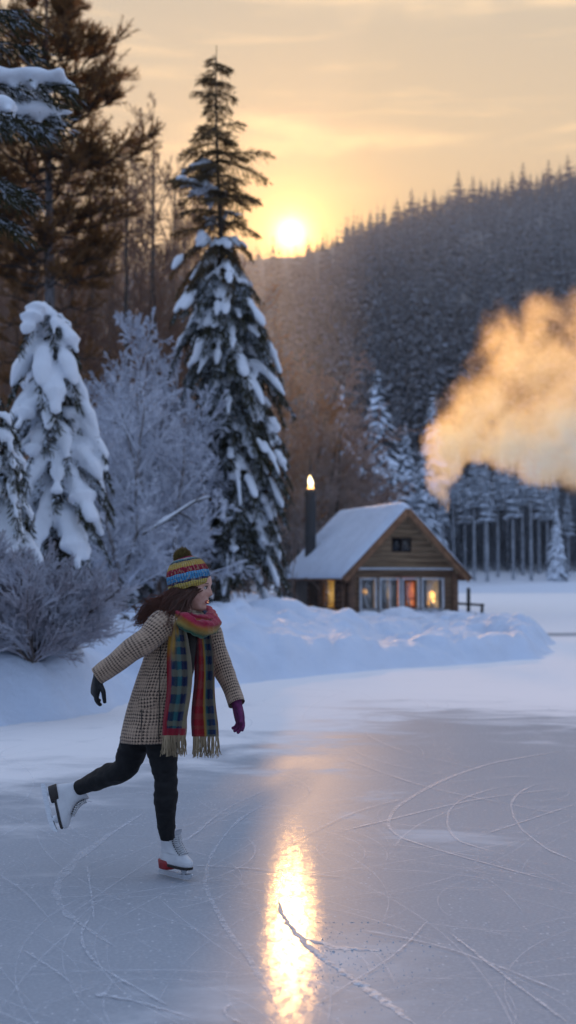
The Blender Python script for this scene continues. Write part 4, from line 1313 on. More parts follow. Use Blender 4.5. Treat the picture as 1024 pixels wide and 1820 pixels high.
# side walls and back wall of logs
for sx, nm in ((0.0, 'side_wall'), (W_, 'side_wall')):
    mb = MB(); z = -.25
    holes = [(1.35, 2.75, .55, 1.62), (3.15, 4.1, -.3, 1.75)] if sx == 0 else []
    while z < 2.1:
        cuts = [.05]
        for y0, y1, z0, z1 in holes:
            if z + .09 > z0 and z - .09 < z1: cuts += [y0, y1]
        cuts += [L_ - .05]
        for a, b in zip(cuts[::2], cuts[1::2]):
            tube(mb, [(sx + (.05 if sx == 0 else -.05), a, z), (sx + (.05 if sx == 0 else -.05), (a + b) / 2, z), (sx + (.05 if sx == 0 else -.05), b, z)], .098, 10)
        z += .185
    mb.obj(nm, M_LOG, cabin)
mb = MB(); z = -.25
while z < 2.1:
    tube(mb, [(.05, L_ - .05, z), (W_ / 2, L_ - .05, z), (W_ - .05, L_ - .05, z)], .098, 8); z += .185
z = 2.14
while z < APEX - .2:
    hw = (APEX - z - .1) / slope; box(mb, (W_ / 2, L_ - .05, z), (2 * hw, .1, .19), bev=.012); z += .2
mb.obj('back_wall', M_LOG, cabin)
for (x_, y_) in ((.0, .0), (W_, .0), (-.0, L_), (W_, L_)):
    mb = MB(); tube(mb, [(x_, y_, -.4), (x_, y_, 1), (x_, y_, 2.16)], .125, 10); mb.obj('corner_post', M_LOG, cabin)
mb = MB(); tube(mb, [(-.16, .32, -.3), (-.16, .32, 1), (-.16, .32, 2.0)], .07, 8); mb.obj('eave_post', M_LOG, cabin)
# windows on the front
def pane_frame(mb, x0, x1, z0, z1, y, t=.06, d=.10, mull=()):
    box(mb, ((x0 + x1) / 2, y, z0 + t / 2), (x1 - x0, d, t), bev=.006); box(mb, ((x0 + x1) / 2, y, z1 - t / 2), (x1 - x0, d, t), bev=.006)
    for x in (x0 + t / 2, x1 - t / 2): box(mb, (x, y - .003, (z0 + z1) / 2), (t, d, z1 - z0 - 2 * t), bev=.006)
    for m in mull: box(mb, (m, y - .002, (z0 + z1) / 2), (t * .8, d * .7, z1 - z0 - 2 * t), bev=.006)
for i, (a, b) in enumerate(wins):
    fr = MB(); pane_frame(fr, a + .003, b - .003, ZB0, ZB1, .0, mull=((a + b) / 2,) if i == 1 else ())
    box(fr, ((a + b) / 2, -.07, ZB0 - .03), (b - a + .04, .10, .05), bev=.01)
    wo = fr.obj('window', M_WHITE, cabin)
    mb = MB(); box(mb, ((a + b) / 2, .02, (ZB0 + ZB1) / 2), (b - a - .10, .008, ZB1 - ZB0 - .10)); mb.obj('pane', M_GLASS, wo)
    mb = MB(); box(mb, ((a + b) / 2, .45, (ZB0 + ZB1) / 2), (b - a + .02, .02, ZB1 - ZB0 + .02)); mb.obj('lit_room', M_GLOWO if i == 2 else M_GLOW, wo)
    mb = MB()
    cw = {0: [(a + .05, b - .05)], 1: [(a + .05, (a + b) / 2 - .08), ((a + b) / 2 + .1, b - .05)], 2: [], 3: [(a + .05, a + .28), (b - .16, b - .05)]}[i]
    for c0, c1 in cw:
        n = 26; xx = np.linspace(c0, c1, n); yy = .12 + .018 * np.sin(np.linspace(0, (c1 - c0) * 60, n))
        rows = np.stack([np.stack([xx, yy, np.full(n, ZB0 + .05)], -1), np.stack([xx, yy, np.full(n, ZB1 - .05)], -1)], 0)
        loft(mb, rows, cap=False, closed=False)
    if cw: mb.obj('curtain', M_CURT, wo)
    if i in (0, 3):
        mb = MB()
        if i == 0: ellipsoid(mb, ((a + b) / 2 - .09, .10, 1.18), (.075, .03, .10))
        else:
            ellipsoid(mb, (a + .50, .22, 1.02), (.15, .08, .17)); ellipsoid(mb, (a + .40, .24, .80), (.07, .06, .14)); ellipsoid(mb, (a + .58, .22, .86), (.06, .05, .10))
        mb.obj('lamp', M_LAMP, wo)
    if i == 2:
        mb = MB(); pane_frame(mb, a + .10, b - .10, ZB0 + .08, ZB1 - .08, .035, .065, .04); box(mb, ((a + b) / 2, .06, .92), (.40, .03, .05)); box(mb, (a + .3, .07, .75), (.06, .03, .3))
        mb.obj('sash', mat('red_brown_sash', (.22, .06, .03), (.14, .04, .02), .6, 5, 3), wo)
# attic window
fr = MB(); pane_frame(fr, 1.52, 2.28, 2.56, 3.08, -.01, .035, .05, (1.90,))
for x_ in (1.72, 2.08): box(fr, (x_, .0, 2.82), (.02, .04, .44))
wo = fr.obj('attic_window', mat('dark_window_frame', (.09, .06, .045), (.06, .04, .03), .7, 6), cabin)
for (x0, x1, c) in ((1.56, 1.885, (.008, .008, .01)), (1.915, 2.24, (.05, .045, .042))):
    mb = MB(); box(mb, ((x0 + x1) / 2, -.022, 2.82), (x1 - x0, .006, .45)); mb.obj('pane', mat('dark_pane', c, c, .15, 3), wo)
# side window, door and grey boarding
fr = MB()
for (y_, s_) in ((1.38, .06), (2.72, .06)): box(fr, (-.03, y_, 1.085), (.12, s_, 1.06), bev=.008)
for z_ in (.575, 1.595): box(fr, (-.033, 2.05, z_), (.12, 1.28, .06), bev=.008)
wo = fr.obj('window', mat('side_window_frame', (.16, .10, .07), (.10, .06, .04), .7, 5), cabin)
mb = MB(); box(mb, (.0, 2.05, 1.085), (.008, 1.26, .94)); mb.obj('pane', M_GLASS, wo)
mb = MB(); box(mb, (.22, 2.05, 1.085), (.02, 1.45, 1.12)); mb.obj('lit_room', M_GLOWS, wo)
mb = MB()
for k in range(7): box(mb, (.02, 3.22 + .134 * k, .72), (.05, .128, 2.0), bev=.006)
do = mb.obj('door', mat('dark_door', (.06, .035, .025), (.035, .02, .016), .7, 5, stretch=(1, 1, .2)), cabin)
mb = MB(); tube(mb, [(-.02, 3.3, .8), (-.06, 3.3, .85), (-.06, 3.3, .98), (-.02, 3.3, 1.03)], .014, 6); mb.obj('handle', mat('iron', (.05, .05, .05), (.03, .03, .03), .45, 8, metal=.8), do)
mb = MB()
for k in range(8): box(mb, (-.062, 4.27 + .15 * k, .85), (.03, .142, 2.1), bev=.006)
mb.obj('grey_boarding', mat('grey_boarding', (.22, .19, .17), (.15, .13, .12), .8, 4, stretch=(1, 1, .2)), cabin)

# roof
OV, OF = .42, .34
sl = math.atan(slope); cs, sn_ = math.cos(sl), math.sin(sl)
roof = MB()
for sgn in (-1, 1):
    ln_ = (W_ / 2 + OV) / cs
    c = np.array([W_ / 2 + sgn * (W_ / 2 + OV) / 2, L_ / 2, APEX - slope * (W_ / 2 + OV) / 2 + .06])
    ax = np.array([[sgn * cs, 0, -sn_], [0, 1, 0], [sgn * sn_, 0, cs]])
    box(roof, c, (ln_, L_ + 2 * OF, .08), ax)
ro = roof.obj('roof', M_FASCIA, cabin)
for sgn in (-1, 1):
    ln_ = (W_ / 2 + OV) / cs
    ax = np.array([[sgn * cs, 0, -sn_], [0, 1, 0], [sgn * sn_, 0, cs]])
    mb = MB()
    c = np.array([W_ / 2 + sgn * (W_ / 2 + OV) / 2, -OF - .02, APEX - slope * (W_ / 2 + OV) / 2 + .00])
    box(mb, c, (ln_ + .04, .045, .24), ax, bev=.008)
    mb.obj('barge_board', M_FASCIA, ro)
    mb = MB()
    c = np.array([W_ / 2 + sgn * (W_ / 2) / 2, -OF + .16, APEX - slope * (W_ / 2) / 2 - .10])
    box(mb, c, (ln_ - .35, .05, .14), ax, bev=.008)
    mb.obj('inner_board', M_GABLE, ro)
    mb = MB(); ze = APEX - slope * (W_ / 2 + OV)
    box(mb, (W_ / 2 + sgn * (W_ / 2 + OV + .012), L_ / 2, ze + .03), (.03, L_ + 2 * OF, .13), bev=.006); mb.obj('eave_board', M_FASCIA, ro)
# snow slab
n = 41; tt = np.linspace(-1, 1, n); xx = tt * (W_ / 2 + OV + .06)
ysn = np.concatenate([[-OF - .035, -OF - .04, -OF - .0], np.linspace(-OF + .25, L_ + OF - .1, 30), [L_ + OF + .04, L_ + OF + .07, L_ + OF + .07]])
esc = np.concatenate([[.0, .22, .40], np.concatenate([[.75], np.ones(29)]), [.85, .45, 0]])
rings = []
for y_, e_ in zip(ysn, esc):
    zr = APEX + .105 - slope * np.abs(xx) + .0
    th = .20 * np.clip(1 - np.abs(tt) ** 14, .0, 1) + .03 * fbm(xx * 1.2, np.full(n, y_ * 1.1), octv=3, seed=8) * (1 - np.abs(tt) ** 6)
    top = zr + np.maximum(th, .02) * e_ / cs
    # soften the ridge
    top = np.minimum(top, APEX + .105 + .20 / cs * e_ - .03 - .22 * np.maximum(0, .10 - np.abs(tt)) * 1.0)
    up = np.stack([W_ / 2 + xx, np.full(n, y_), top], -1); lo = np.stack([W_ / 2 + xx[::-1], np.full(n, y_), (zr - .005 / cs)[::-1]], -1)
    rings.append(np.concatenate([up, lo]))
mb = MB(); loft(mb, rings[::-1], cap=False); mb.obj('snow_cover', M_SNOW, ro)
# chimney pipe with flame
cx, cyy = .274, 4.69
M_PIPE = mat('black_flue', (.016, .016, .018), (.03, .03, .032), .6, 30, 4, .5, .01)
mb = MB(); tube(mb, [(cx, cyy, 2.2), (cx, cyy, 3.6), (cx, cyy, 4.92)], .215, 20, cap=False); mb.obj('chimney', M_PIPE, cabin)
ch = cabin.children[-1]
mb = MB(); tube(mb, [(cx, cyy, 4.90), (cx, cyy, 5.0)], .23, 20); mb.obj('rim', M_PIPE, ch)
mb = MB()
prof = [(0, .10), (.05, .135), (.11, .11), (.13, .07), (.2, .085), (.30, .095), (.40, .075), (.48, .045), (.55, .018), (.59, .002)]
th = np.arange(16) / 16 * 2 * PI
loft(mb, [np.stack([cx + .02 * math.sin(z_ * 9) + r_ * np.cos(th), cyy + r_ * np.sin(th), np.full(16, 5.03 + z_)], -1) for z_, r_ in prof])
mf_, nt_, bs_, out_ = new_mat('flame')
g_ = nt_.sep(nt_.node('ShaderNodeTexCoord').outputs['Generated'])[2]
nt_.link(nt_.ramp(g_, [(0, (1, .35, .04)), (.25, (1, .62, .16)), (.6, (1, .86, .55)), (1, (1, .6, .15))]), bs_.inputs['Emission Color']); bs_.inputs['Emission Strength'].default_value = 6
mb.obj('flame', mf_, ch)

# railing by the water
rx, ry = P(833, 1075, 45)[0], 45.0; g = hz(rx, ry)
rl_ = empty('railing', (rx, ry, g), 0, 'short dark timber railing on the shore at the right of the cabin', 'railing')
M_RAIL = mat('weathered_timber', (.075, .062, .055), (.045, .037, .033), .8, 6, 4, .3, .01)
def rp(u, v, Y=45.0): return P(u, v, Y)
for (pts, r, nm) in [([rp(833, 1046), rp(833, 1075), rp(832.5, 1118)], .07, 'post'), ([rp(857, 1074), rp(857, 1095), rp(857, 1122)], .06, 'post'), ([rp(866, 1096, 44), rp(867, 1122, 44)], .05, 'post'),
                     ([rp(812, 1072.5), rp(835, 1074), rp(860, 1075.5)], .045, 'rail'), ([rp(840, 1091, 44.6), rp(854, 1093, 44.4), rp(868, 1098, 44)], .045, 'rail'), ([rp(842, 1091, 44.5), rp(847, 1112, 44.5)], .05, 'post')]:
    mb = MB(); tube(mb, pts, r, 7); mb.obj(nm, M_RAIL, rl_, (rx, ry, g))

# ------------------------------------------------------------------ smoke
YSm = 52.5
SPH = [(784, 908, 9), (780, 888, 17), (777, 864, 25), (786, 838, 36), (792, 806, 46), (803, 773, 58), (838, 745, 74), (872, 712, 88), (905, 662, 92), (962, 640, 118), (905, 598, 70), (1005, 715, 115), (1085, 640, 150), (1070, 765, 110), (955, 566, 58), (900, 770, 75), (965, 805, 66), (852, 792, 42)]
sp = np.array([P(u, v, YSm) for u, v, r in SPH]); sr = np.array([r for _, _, r in SPH]) * YSm / F
org = sp[0]
m, nt, bs, out = new_mat('lit_smoke'); nt.n.remove(bs)
p = nt.node('ShaderNodeNewGeometry').outputs['Position']
pw = nt.vm('ADD', p, nt.vm('SCALE', nt.vm('SUBTRACT', nt.noise(p, .55, 3, .6, 0, 1), (.5, .5, .5)), s=1.7))
f = None
for c, r in zip(sp, sr):
    q_ = nt.m('SUBTRACT', 1.0, nt.m('DIVIDE', nt.vm('DISTANCE', pw, tuple(c)), float(r) * 1.08))
    f = q_ if f is None else nt.m('MAXIMUM', f, q_)
n1 = nt.noise(nt.vm('MULTIPLY', p, (1, 1, .8)), .62, 7, .66, 1.0)
zlow = nt.m('MULTIPLY', nt.m('SUBTRACT', 1.0, nt.smooth(nt.sep(p)[2], 5.0, 9.5)), .75)
ff = nt.m('ADD', nt.m('ADD', f, nt.m('MULTIPLY', zlow, nt.smooth(f, -.1, .2))), nt.m('MULTIPLY', nt.m('SUBTRACT', n1, .53), 2.7))
dens = nt.m('MULTIPLY', nt.m('POWER', nt.smooth(ff, .0, .85), 1.3), nt.smooth(f, -.06, .40))
vs = nt.node('ShaderNodeVolumeScatter'); vs.inputs['Color'].default_value = (1.0, .79, .47, 1); vs.inputs['Anisotropy'].default_value = .80  # white smoke tinted orange: glow of the sunlight put into its scatter colour
low = nt.m('ADD', 1.0, nt.m('MULTIPLY', nt.m('SUBTRACT', 1.0, nt.smooth(nt.sep(p)[2], 5.5, 11.0)), 2.4))
nt.link(nt.m('MULTIPLY', nt.m('MULTIPLY', dens, low), SMOKE_D), vs.inputs['Density'])
nt.l.new(vs.outputs[0], out.inputs['Volume'])
mb = MB()
for c, r in zip(sp, sr): ellipsoid(mb, c, (r * 1.2 + .35 + .35 * min(r, 2), r * 1.2 + .35 + .35 * min(r, 2), r * 1.2 + .35 + .35 * min(r, 2)), n=20, m=14)
so = mb.obj('smoke', m, None, org, loc=org)
apply_mods(so, [('REMESH', dict(mode='VOXEL', voxel_size=.18))])
tag(so, 'golden smoke billowing up behind the cabin roof and drifting right', 'smoke')

# ------------------------------------------------------------------ the skater
Y0 = 6.62
FOOT = G(300, 1558)
person = empty('person', FOOT, 0, 'woman skating in a brown tweed coat, striped bobble hat and long tartan scarf', 'person')


def Q(u, v, dy=0.0): return P(u, v, Y0 + dy)


PXM = Y0 / F                                  # metres per photo pixel at her depth
FW = norm(np.array([math.cos(rad(42)), -math.sin(rad(42)), 0]))     # way she faces
LT = np.array([-FW[1], FW[0], 0]) * 1.0                               # her left
UPV = np.array([0, 0, 1.])
M_SKIN = mat('skin', (.52, .27, .20), (.62, .36, .28), .5, 30, 3, .05, .002)
M_COATL = mat('coat_lining', (.03, .025, .022), (.02, .018, .016), .9, 20)


def tweed():
    m, nt, bs, out = new_mat('houndstooth_tweed')
    uv = nt.node('ShaderNodeTexCoord').outputs['UV']
    nz = nt.node('ShaderNodeTexNoise'); nt.link(uv, nz.inputs['Vector']); nz.inputs['Scale'].default_value = 14
    uvw = nt.vm('ADD', uv, nt.vm('SCALE', nt.vm('SUBTRACT', nz.outputs[1], (.5, .5, .5)), s=.016))
    x, y, _ = nt.sep(uvw)
    S = 58.0                                   # checks per metre
    fx = nt.m('FRACT', nt.m('MULTIPLY', x, S)); fy = nt.m('FRACT', nt.m('MULTIPLY', y, S))
    bx_, by_ = nt.m('GREATER_THAN', fx, .5), nt.m('GREATER_THAN', fy, .52)
    tw = nt.m('GREATER_THAN', nt.m('FRACT', nt.m('MULTIPLY', nt.m('ADD', x, y), S * 2)), .5)
    # dark where both bands cross, twill where only one does
    one = nt.m('MULTIPLY', nt.m('ABSOLUTE', nt.m('SUBTRACT', bx_, by_)), tw)
    k = nt.m('MAXIMUM', nt.m('MULTIPLY', bx_, by_), nt.m('MULTIPLY', one, .8))
    # glen plaid: wide bands where the weave turns coarser
    gx = nt.smooth(nt.m('ABSOLUTE', nt.m('SUBTRACT', nt.m('FRACT', nt.m('MULTIPLY', x, 8.2)), .5)), .22, .30)
    gy = nt.smooth(nt.m('ABSOLUTE', nt.m('SUBTRACT', nt.m('FRACT', nt.m('MULTIPLY', y, 8.2)), .5)), .22, .30)
    k = nt.m('MULTIPLY', k, nt.m('SUBTRACT', 1.0, nt.m('MULTIPLY', nt.m('MULTIPLY', gx, gy), .45)))
    n2 = nt.noise(uv, 260, 2, .6)
    light = nt.mix(nt.noise(uv, 30, 3, .6), (.44, .30, .20), (.60, .445, .32))
    c = nt.mix(k, light, (.030, .020, .017))
    c = nt.mix(nt.smooth(n2, .35, .75), c, nt.mix(.5, c, (.16, .11, .085)))
    nt.link(c, bs.inputs['Base Color']); bs.inputs['Roughness'].default_value = .95; bs.inputs['Specular IOR Level'].default_value = .15
    nt.link(nt.bump(nt.m('ADD', n2, nt.m('MULTIPLY', k, .4)), .5, .004), bs.inputs['Normal'])
    bs.inputs['Sheen Weight'].default_value = .25
    return m
M_TWEED = tweed()


def ring(c, a, b, n=28, sq=2.0, th0=0.0):
    """closed ring: centre, half axes vectors"""
    th = th0 + np.arange(n) / n * 2 * PI
    ct, st = np.cos(th), np.sin(th)
    ct = np.sign(ct) * np.abs(ct) ** (2 / sq); st = np.sign(st) * np.abs(st) ** (2 / sq)
    return np.asarray(c) + ct[:, None] * np.asarray(a) + st[:, None] * np.asarray(b)


def uv_for(rings, scale_u=None):
    R = np.asarray(rings); N, K, _ = R.shape
    per = np.linalg.norm(np.diff(np.concatenate([R, R[:, :1]], 1), axis=1), axis=2)
    mean = per.sum(1).max()
    u = np.tile(np.arange(K) / K * (scale_u or mean), (N, 1))
    ln = np.concatenate([[0], np.cumsum(np.linalg.norm(np.diff(R.mean(1), axis=0), axis=1))])
    return np.stack([u, np.tile(ln[:, None], (1, K))], -1)


def limb(mb, pts, rad_, n=40, K=22, flat=1.0, mi=0, wr=0.0, seed=0, uvoff=(0, 0), cap=True, wfreq=40):
    c = resample(pts, n)
    t = np.linspace(0, len(rad_) - 1, n)
    r = np.interp(t, np.arange(len(rad_)), rad_)
    T, A, B = frames(c[None]); A, B = A[0], B[0]
    # keep the frame from flipping
    for i in range(1, n):
        if (A[i] @ A[i - 1]) < 0: A[i] *= -1; B[i] *= -1
    th = np.arange(K) / K * 2 * PI
    R = c[:, None] + (np.cos(th)[None, :, None] * A[:, None] + flat * np.sin(th)[None, :, None] * B[:, None]) * r[:, None, None]
    if wr:
        nn = fbm(R[..., 0] * wfreq * .35 + seed, R[..., 1] * wfreq * .35, R[..., 2] * wfreq, octv=2, seed=seed)
        R = c[:, None] + (R - c[:, None]) * (1 + wr * nn)[..., None]
    loft(mb, R, mi, cap, uvs=uv_for(R) + np.asarray(uvoff))
    return R


# key points (her right arm is the one stretched back, left in the photo)
NECK = Q(333, 1092); HEADC = Q(346, 1046)
SH_R, EL_R, WR_R = Q(290, 1113, -.13), Q(232, 1156, -.20), Q(177, 1200, -.20)
SH_L, EL_L, WR_L = Q(366, 1118, .12), Q(394, 1183, .08), Q(419, 1244, -.02)
PEL = Q(272, 1262)
HIP_S, KN_S, AN_S = Q(281, 1270, -.03), Q(294, 1382, -.05), Q(298, 1484, -.01)
HIP_T, KN_T, AN_T = Q(264, 1268, .06), Q(222, 1366, .14), Q(140, 1400, .36)

# --- body (one continuous skin surface; mostly under the clothes)
mb = MB()
HYAW, HP_, HR = rad(16), rad(-7), 0
hx = norm(np.array([math.cos(HYAW) * math.cos(HP_), -math.sin(HYAW) * math.cos(HP_), math.sin(HP_)]))
hy = norm(np.cross(UPV, hx)); hzv = np.cross(hx, hy)
HA = np.array([hx, hy, hzv])


def HD(x, y, z): return HEADC + np.array([x, y, z]) @ HA


zs = np.array([-.118, -.112, -.102, -.092, -.082, -.074, -.067, -.060, -.053, -.046, -.038, -.030, -.022, -.012, 0, .012, .024, .036, .05, .068, .086, .100, .112, .119])
xf = np.array([.045, .062, .073, .075, .073, .073, .075, .076, .077, .079, .081, .082, .083, .084, .084, .083, .085, .089, .088, .082, .070, .055, .033, .008])
xb = np.array([.010, .020, .030, .038, .045, .050, .055, .059, .064, .068, .073, .078, .083, .088, .094, .098, .102, .104, .104, .098, .085, .066, .040, .010])
wd_ = np.array([.018, .032, .042, .047, .051, .054, .057, .059, .061, .063, .065, .067, .068, .070, .071, .072, .073, .074, .073, .070, .061, .048, .030, .008])
nose = np.array([0, 0, 0, 0, 0, 0, 0, 0, 0, 0, .001, .011, .025, .021, .014, .008, .003, 0, 0, 0, 0, 0, 0, 0])
lips = np.array([0, 0, .003, .005, .002, .001, .008, .003, .009, .004, 0, 0, 0, 0, 0, 0, 0, 0, 0, 0, 0, 0, 0, 0])
zi = np.linspace(-.118, .119, 64)
K = 72; th = np.arange(K) / K * 2 * PI - PI
rings = []
for z in zi:
    f_, b_, w_, n_, l_ = [np.interp(z, zs, q_) for q_ in (xf, xb, wd_, nose, lips)]
    x = np.where(np.cos(th) > 0, f_, b_) * np.cos(th)
    y = w_ * np.sin(th) * (1 + .06 * np.sin(2 * th) ** 2)
    x = x + n_ * np.exp(-(th / .17) ** 2) + l_ * np.exp(-(th / .36) ** 2)
    x = x - .010 * np.exp(-((z - .014) / .013) ** 2) * (np.exp(-((np.abs(th) - .42) / .17) ** 2))      # eye sockets
    x = x + .003 * np.exp(-((z - .034) / .008) ** 2) * np.exp(-((np.abs(th) - .40) / .25) ** 2)          # brow
    x = x + .004 * np.exp(-((z + .028) / .02) ** 2) * np.exp(-((np.abs(th) - .75) / .25) ** 2)           # cheek
    rings.append(HEADC + np.stack([x, y, np.full(K, z)], -1) @ HA)
loft(mb, rings)
for s_ in (-1, 1):     # ears
    ellipsoid(mb, HD(-.012, s_ * .073, .0), (.020, .009, .032), HA)
tube(mb, [HD(-.03, 0, -.06), HD(-.035, 0, -.11), NECK + np.array([0, 0, -.03])], [.052, .052, .06], 16)
limb(mb, [NECK + (0, 0, -.02), Q(318, 1140), Q(296, 1200), PEL], [.08, .125, .115, .13], cap=True)
limb(mb, [NECK, SH_R, EL_R, WR_R], [.05, .055, .042, .03]); limb(mb, [NECK, SH_L, EL_L, WR_L], [.05, .055, .042, .03])
limb(mb, [PEL, HIP_S, Q(287, 1325, -.04), KN_S, AN_S], [.085, .075, .058, .045, .032]); limb(mb, [PEL, HIP_T, Q(238, 1325, .12), KN_T, AN_T], [.085, .075, .058, .045, .032])
body = mb.obj('body', M_SKIN, person, FOOT)
apply_mods(body, [('REMESH', dict(mode='VOXEL', voxel_size=.0045)), ('SMOOTH', dict(factor=.4, iterations=2))])
# face details
M_EYE = mat('eye_white', (.55, .52, .50), (.5, .47, .45), .25, 10); M_IRIS = mat('iris', (.05, .035, .02), (.03, .02, .015), .2, 10)
M_LIP = mat('lips', (.42, .085, .09), (.34, .07, .075), .4, 40); M_BROW = mat('brow_hair', (.045, .026, .018), (.03, .02, .014), .8, 60)
for s_ in (-1, 1):
    mb = MB(); ellipsoid(mb, HD(.0695, s_ * .031, .013), (.0105, .0125, .0085), HA, mi=0); ellipsoid(mb, HD(.0775, s_ * .0315, .013), (.004, .006, .0062), HA, mi=1)
    mb.obj('eye', [M_EYE, M_IRIS], person, FOOT)
    mb = MB(); tube(mb, [HD(.080, s_ * .016, .033), HD(.0815, s_ * .028, .038), HD(.073, s_ * .045, .036)], [.0032, .0038, .002], 7, .7)
    mb.obj('eyebrow', M_BROW, person, FOOT)
    mb = MB(); tube(mb, [HD(.0775, s_ * .020, .0175), HD(.081, s_ * .030, .022), HD(.0725, s_ * .044, .0165)], [.0018, .0026, .0018], 6); mb.obj('eyelashes', M_BROW, person, FOOT)
mb = MB()
tube(mb, [HD(.070, -.022, -.0585), HD(.082, -.010, -.055), HD(.0855, 0, -.0555), HD(.082, .010, -.055), HD(.070, .022, -.0585)], [.002, .0045, .0048, .0045, .002], 8, .8)
tube(mb, [HD(.070, -.021, -.0605), HD(.0805, -.010, -.0665), HD(.0835, 0, -.068), HD(.0805, .010, -.0665), HD(.070, .021, -.0605)], [.002, .0048, .0055, .0048, .002], 8, .8)
mb.obj('lips', M_LIP, person, FOOT)

# --- hair
M_HAIR = mat('dark_brown_hair', (.045, .022, .013), (.085, .036, .020), .4, 60, 3, transl=(.70, .24, .08, .32), stretch=(1, 1, .2))
r_ = np.random.default_rng(17)
mb = MB()
anch, mids, ends = [], [], []
# heavy locks in front of the ear and down the near side, then strands blown back
base_locks = [
    # start (head frame), then photo points it runs through
    ((0.026, -0.059, 0.004), [(334, 1064, -.10), (324, 1088, -.15), (314, 1106, -.17)], .018),
    ((0.014, -0.063, 0.004), [(328, 1062, -.11), (314, 1084, -.15), (303, 1104, -.17)], .020),
    ((0.006, -0.067, 0.002), [(322, 1062, -.11), (304, 1082, -.15), (292, 1100, -.17)], .020),
    ((-0.024, -0.068, 0.000), [(314, 1056, -.10), (294, 1076, -.13), (290, 1098, -.15)], .016),
    ((-0.054, -0.063, -0.002), [(310, 1054, -.07), (294, 1074, -.10), (284, 1090, -.12)], .013),
    ((-0.084, -0.045, -0.004), [(306, 1054, -.03), (291, 1074, -.06), (280, 1090, -.09)], .011),
    ((0.018, -0.063, -0.016), [(332, 1070, -.12), (322, 1092, -.16), (314, 1108, -.17)], .016),
    ((-0.004, -0.063, -0.026), [(316, 1074, -.12), (302, 1092, -.15), (300, 1106, -.17)], .018)]
for st, via, r0 in base_locks:
    pts = [HD(*st)] + [Q(*p) for p in via]
    c = resample(pts, 16)
    tube(mb, c, np.interp(np.linspace(0, 1, 16), [0, .3, .8, 1], [r0 * .8, r0, r0 * .75, r0 * .3]), 8, .8)
for k in range(620):
    st, via, r0 = base_locks[r_.integers(len(base_locks))]
    j = r_.normal(size=3) * .009
    pts = [HD(st[0] + r_.normal() * .015, st[1] - .004 + r_.normal() * .006, st[2] + r_.normal() * .012)] + [Q(*p) + r_.normal(size=3) * .007 * (1 + .5 * i) + j for i, p in enumerate(via)]
    pts[-1] = pts[-1] + (pts[-1] - pts[-2]) * r_.uniform(-.2, .5)
    c = resample(pts, 12)
    v, q = tubes(c[None], np.linspace(.0028, .0011, 12)[None], 4); mb.add(v, q)
for k in range(110):      # wind blown ends, left in the photo
    a = r_.random()
    pts = [HD(-.05 - .04 * a, -.06 + .06 * a, .02 + r_.normal() * .01), Q(300 - 8 * a + r_.normal() * 3, 1058 + 12 * a + r_.normal() * 4, -.05), Q(276 + r_.normal() * 5, 1070 + 14 * a + r_.normal() * 6, -.06), Q(258 + r_.normal() * 6, 1084 + 16 * a * r_.random() + r_.normal() * 6, -.06), Q(249 + r_.normal() * 6, 1098 + 16 * r_.random(), -.05)]
    c = resample(pts, 14)
    v, q = tubes(c[None], np.linspace(.0026, .0010, 14)[None], 4); mb.add(v, q)
for k in range(70):      # single loose strands
    a = r_.random()
    pts = [HD(-.02 - .06 * a, -.07 + .05 * a, .0 + r_.normal() * .015), Q(300 + r_.normal() * 8, 1066 + r_.normal() * 8, -.12 + .1 * a), Q(276 + r_.normal() * 12, 1080 + r_.normal() * 11, -.12 + .1 * a), Q(254 + r_.normal() * 11, 1098 + r_.normal() * 14, -.10 + .06 * a)]
    c = resample(pts, 14); v, q = tubes(c[None], np.linspace(.0017, .0009, 14)[None], 4); mb.add(v, q)
mb.obj('hair', M_HAIR, person, FOOT)

# --- hat
def knit():
    m, nt, bs, out = new_mat('striped_knit')
    uv = nt.node('ShaderNodeTexCoord').outputs['UV']
    x, y, _ = nt.sep(uv)
    n = nt.noise(nt.vm('MULTIPLY', uv, (38, 20, 1)), 1.0, 2, .6)
    n2 = nt.noise(nt.vm('MULTIPLY', uv, (90, 60, 1)), 1.0, 2, .6)
    yy = nt.m('ADD', y, nt.m('MULTIPLY', nt.m('SUBTRACT', n, .5), .016))
    cols = [(0, (.42, .30, .07)), (.10, (.50, .38, .10)), (.16, (.055, .05, .10)), (.20, (.06, .22, .42)), (.30, (.10, .32, .55)), (.345, (.25, .02, .04)), (.42, (.30, .02, .05)), (.46, (.50, .33, .08)), (.56, (.42, .30, .10)), (.60, (.03, .06, .10)), (.65, (.10, .25, .30)), (.69, (.45, .40, .34)), (.72, (.36, .02, .11)), (.80, (.40, .03, .14)), (.84, (.06, .10, .32)), (.90, (.10, .24, .48)), (.95, (.38, .03, .12))]
    c = nt.ramp(yy, [(p, q) for p, q in cols], 'CONSTANT')
    rib = nt.m('FRACT', nt.m('MULTIPLY', x, 52)); row = nt.m('FRACT', nt.m('MULTIPLY', y, 26))
    st = nt.m('MULTIPLY', nt.m('ABSOLUTE', nt.m('SUBTRACT', rib, .5)), 2)
    dark = nt.smooth(nt.m('ADD', nt.m('MULTIPLY', st, .75), nt.m('MULTIPLY', n2, .6)), .75, 1.1)
    c = nt.mix(nt.m('MULTIPLY', dark, .75), c, (.018, .015, .03))
    alt = nt.smooth(nt.noise(nt.vm('MULTIPLY', uv, (60, 14, 1)), 1.0, 1, .5), .52, .60)
    c = nt.mix(nt.m('MULTIPLY', alt, .35), c, (.50, .42, .25))
    nt.link(c, bs.inputs['Base Color']); bs.inputs['Roughness'].default_value = .95; bs.inputs['Specular IOR Level'].default_value = .1
    hgt = nt.m('SUBTRACT', nt.m('SUBTRACT', 1.0, st), nt.m('MULTIPLY', nt.m('ABSOLUTE', nt.m('SUBTRACT', row, .5)), .8))
    nt.link(nt.bump(hgt, .8, .006), bs.inputs['Normal'])
    return m
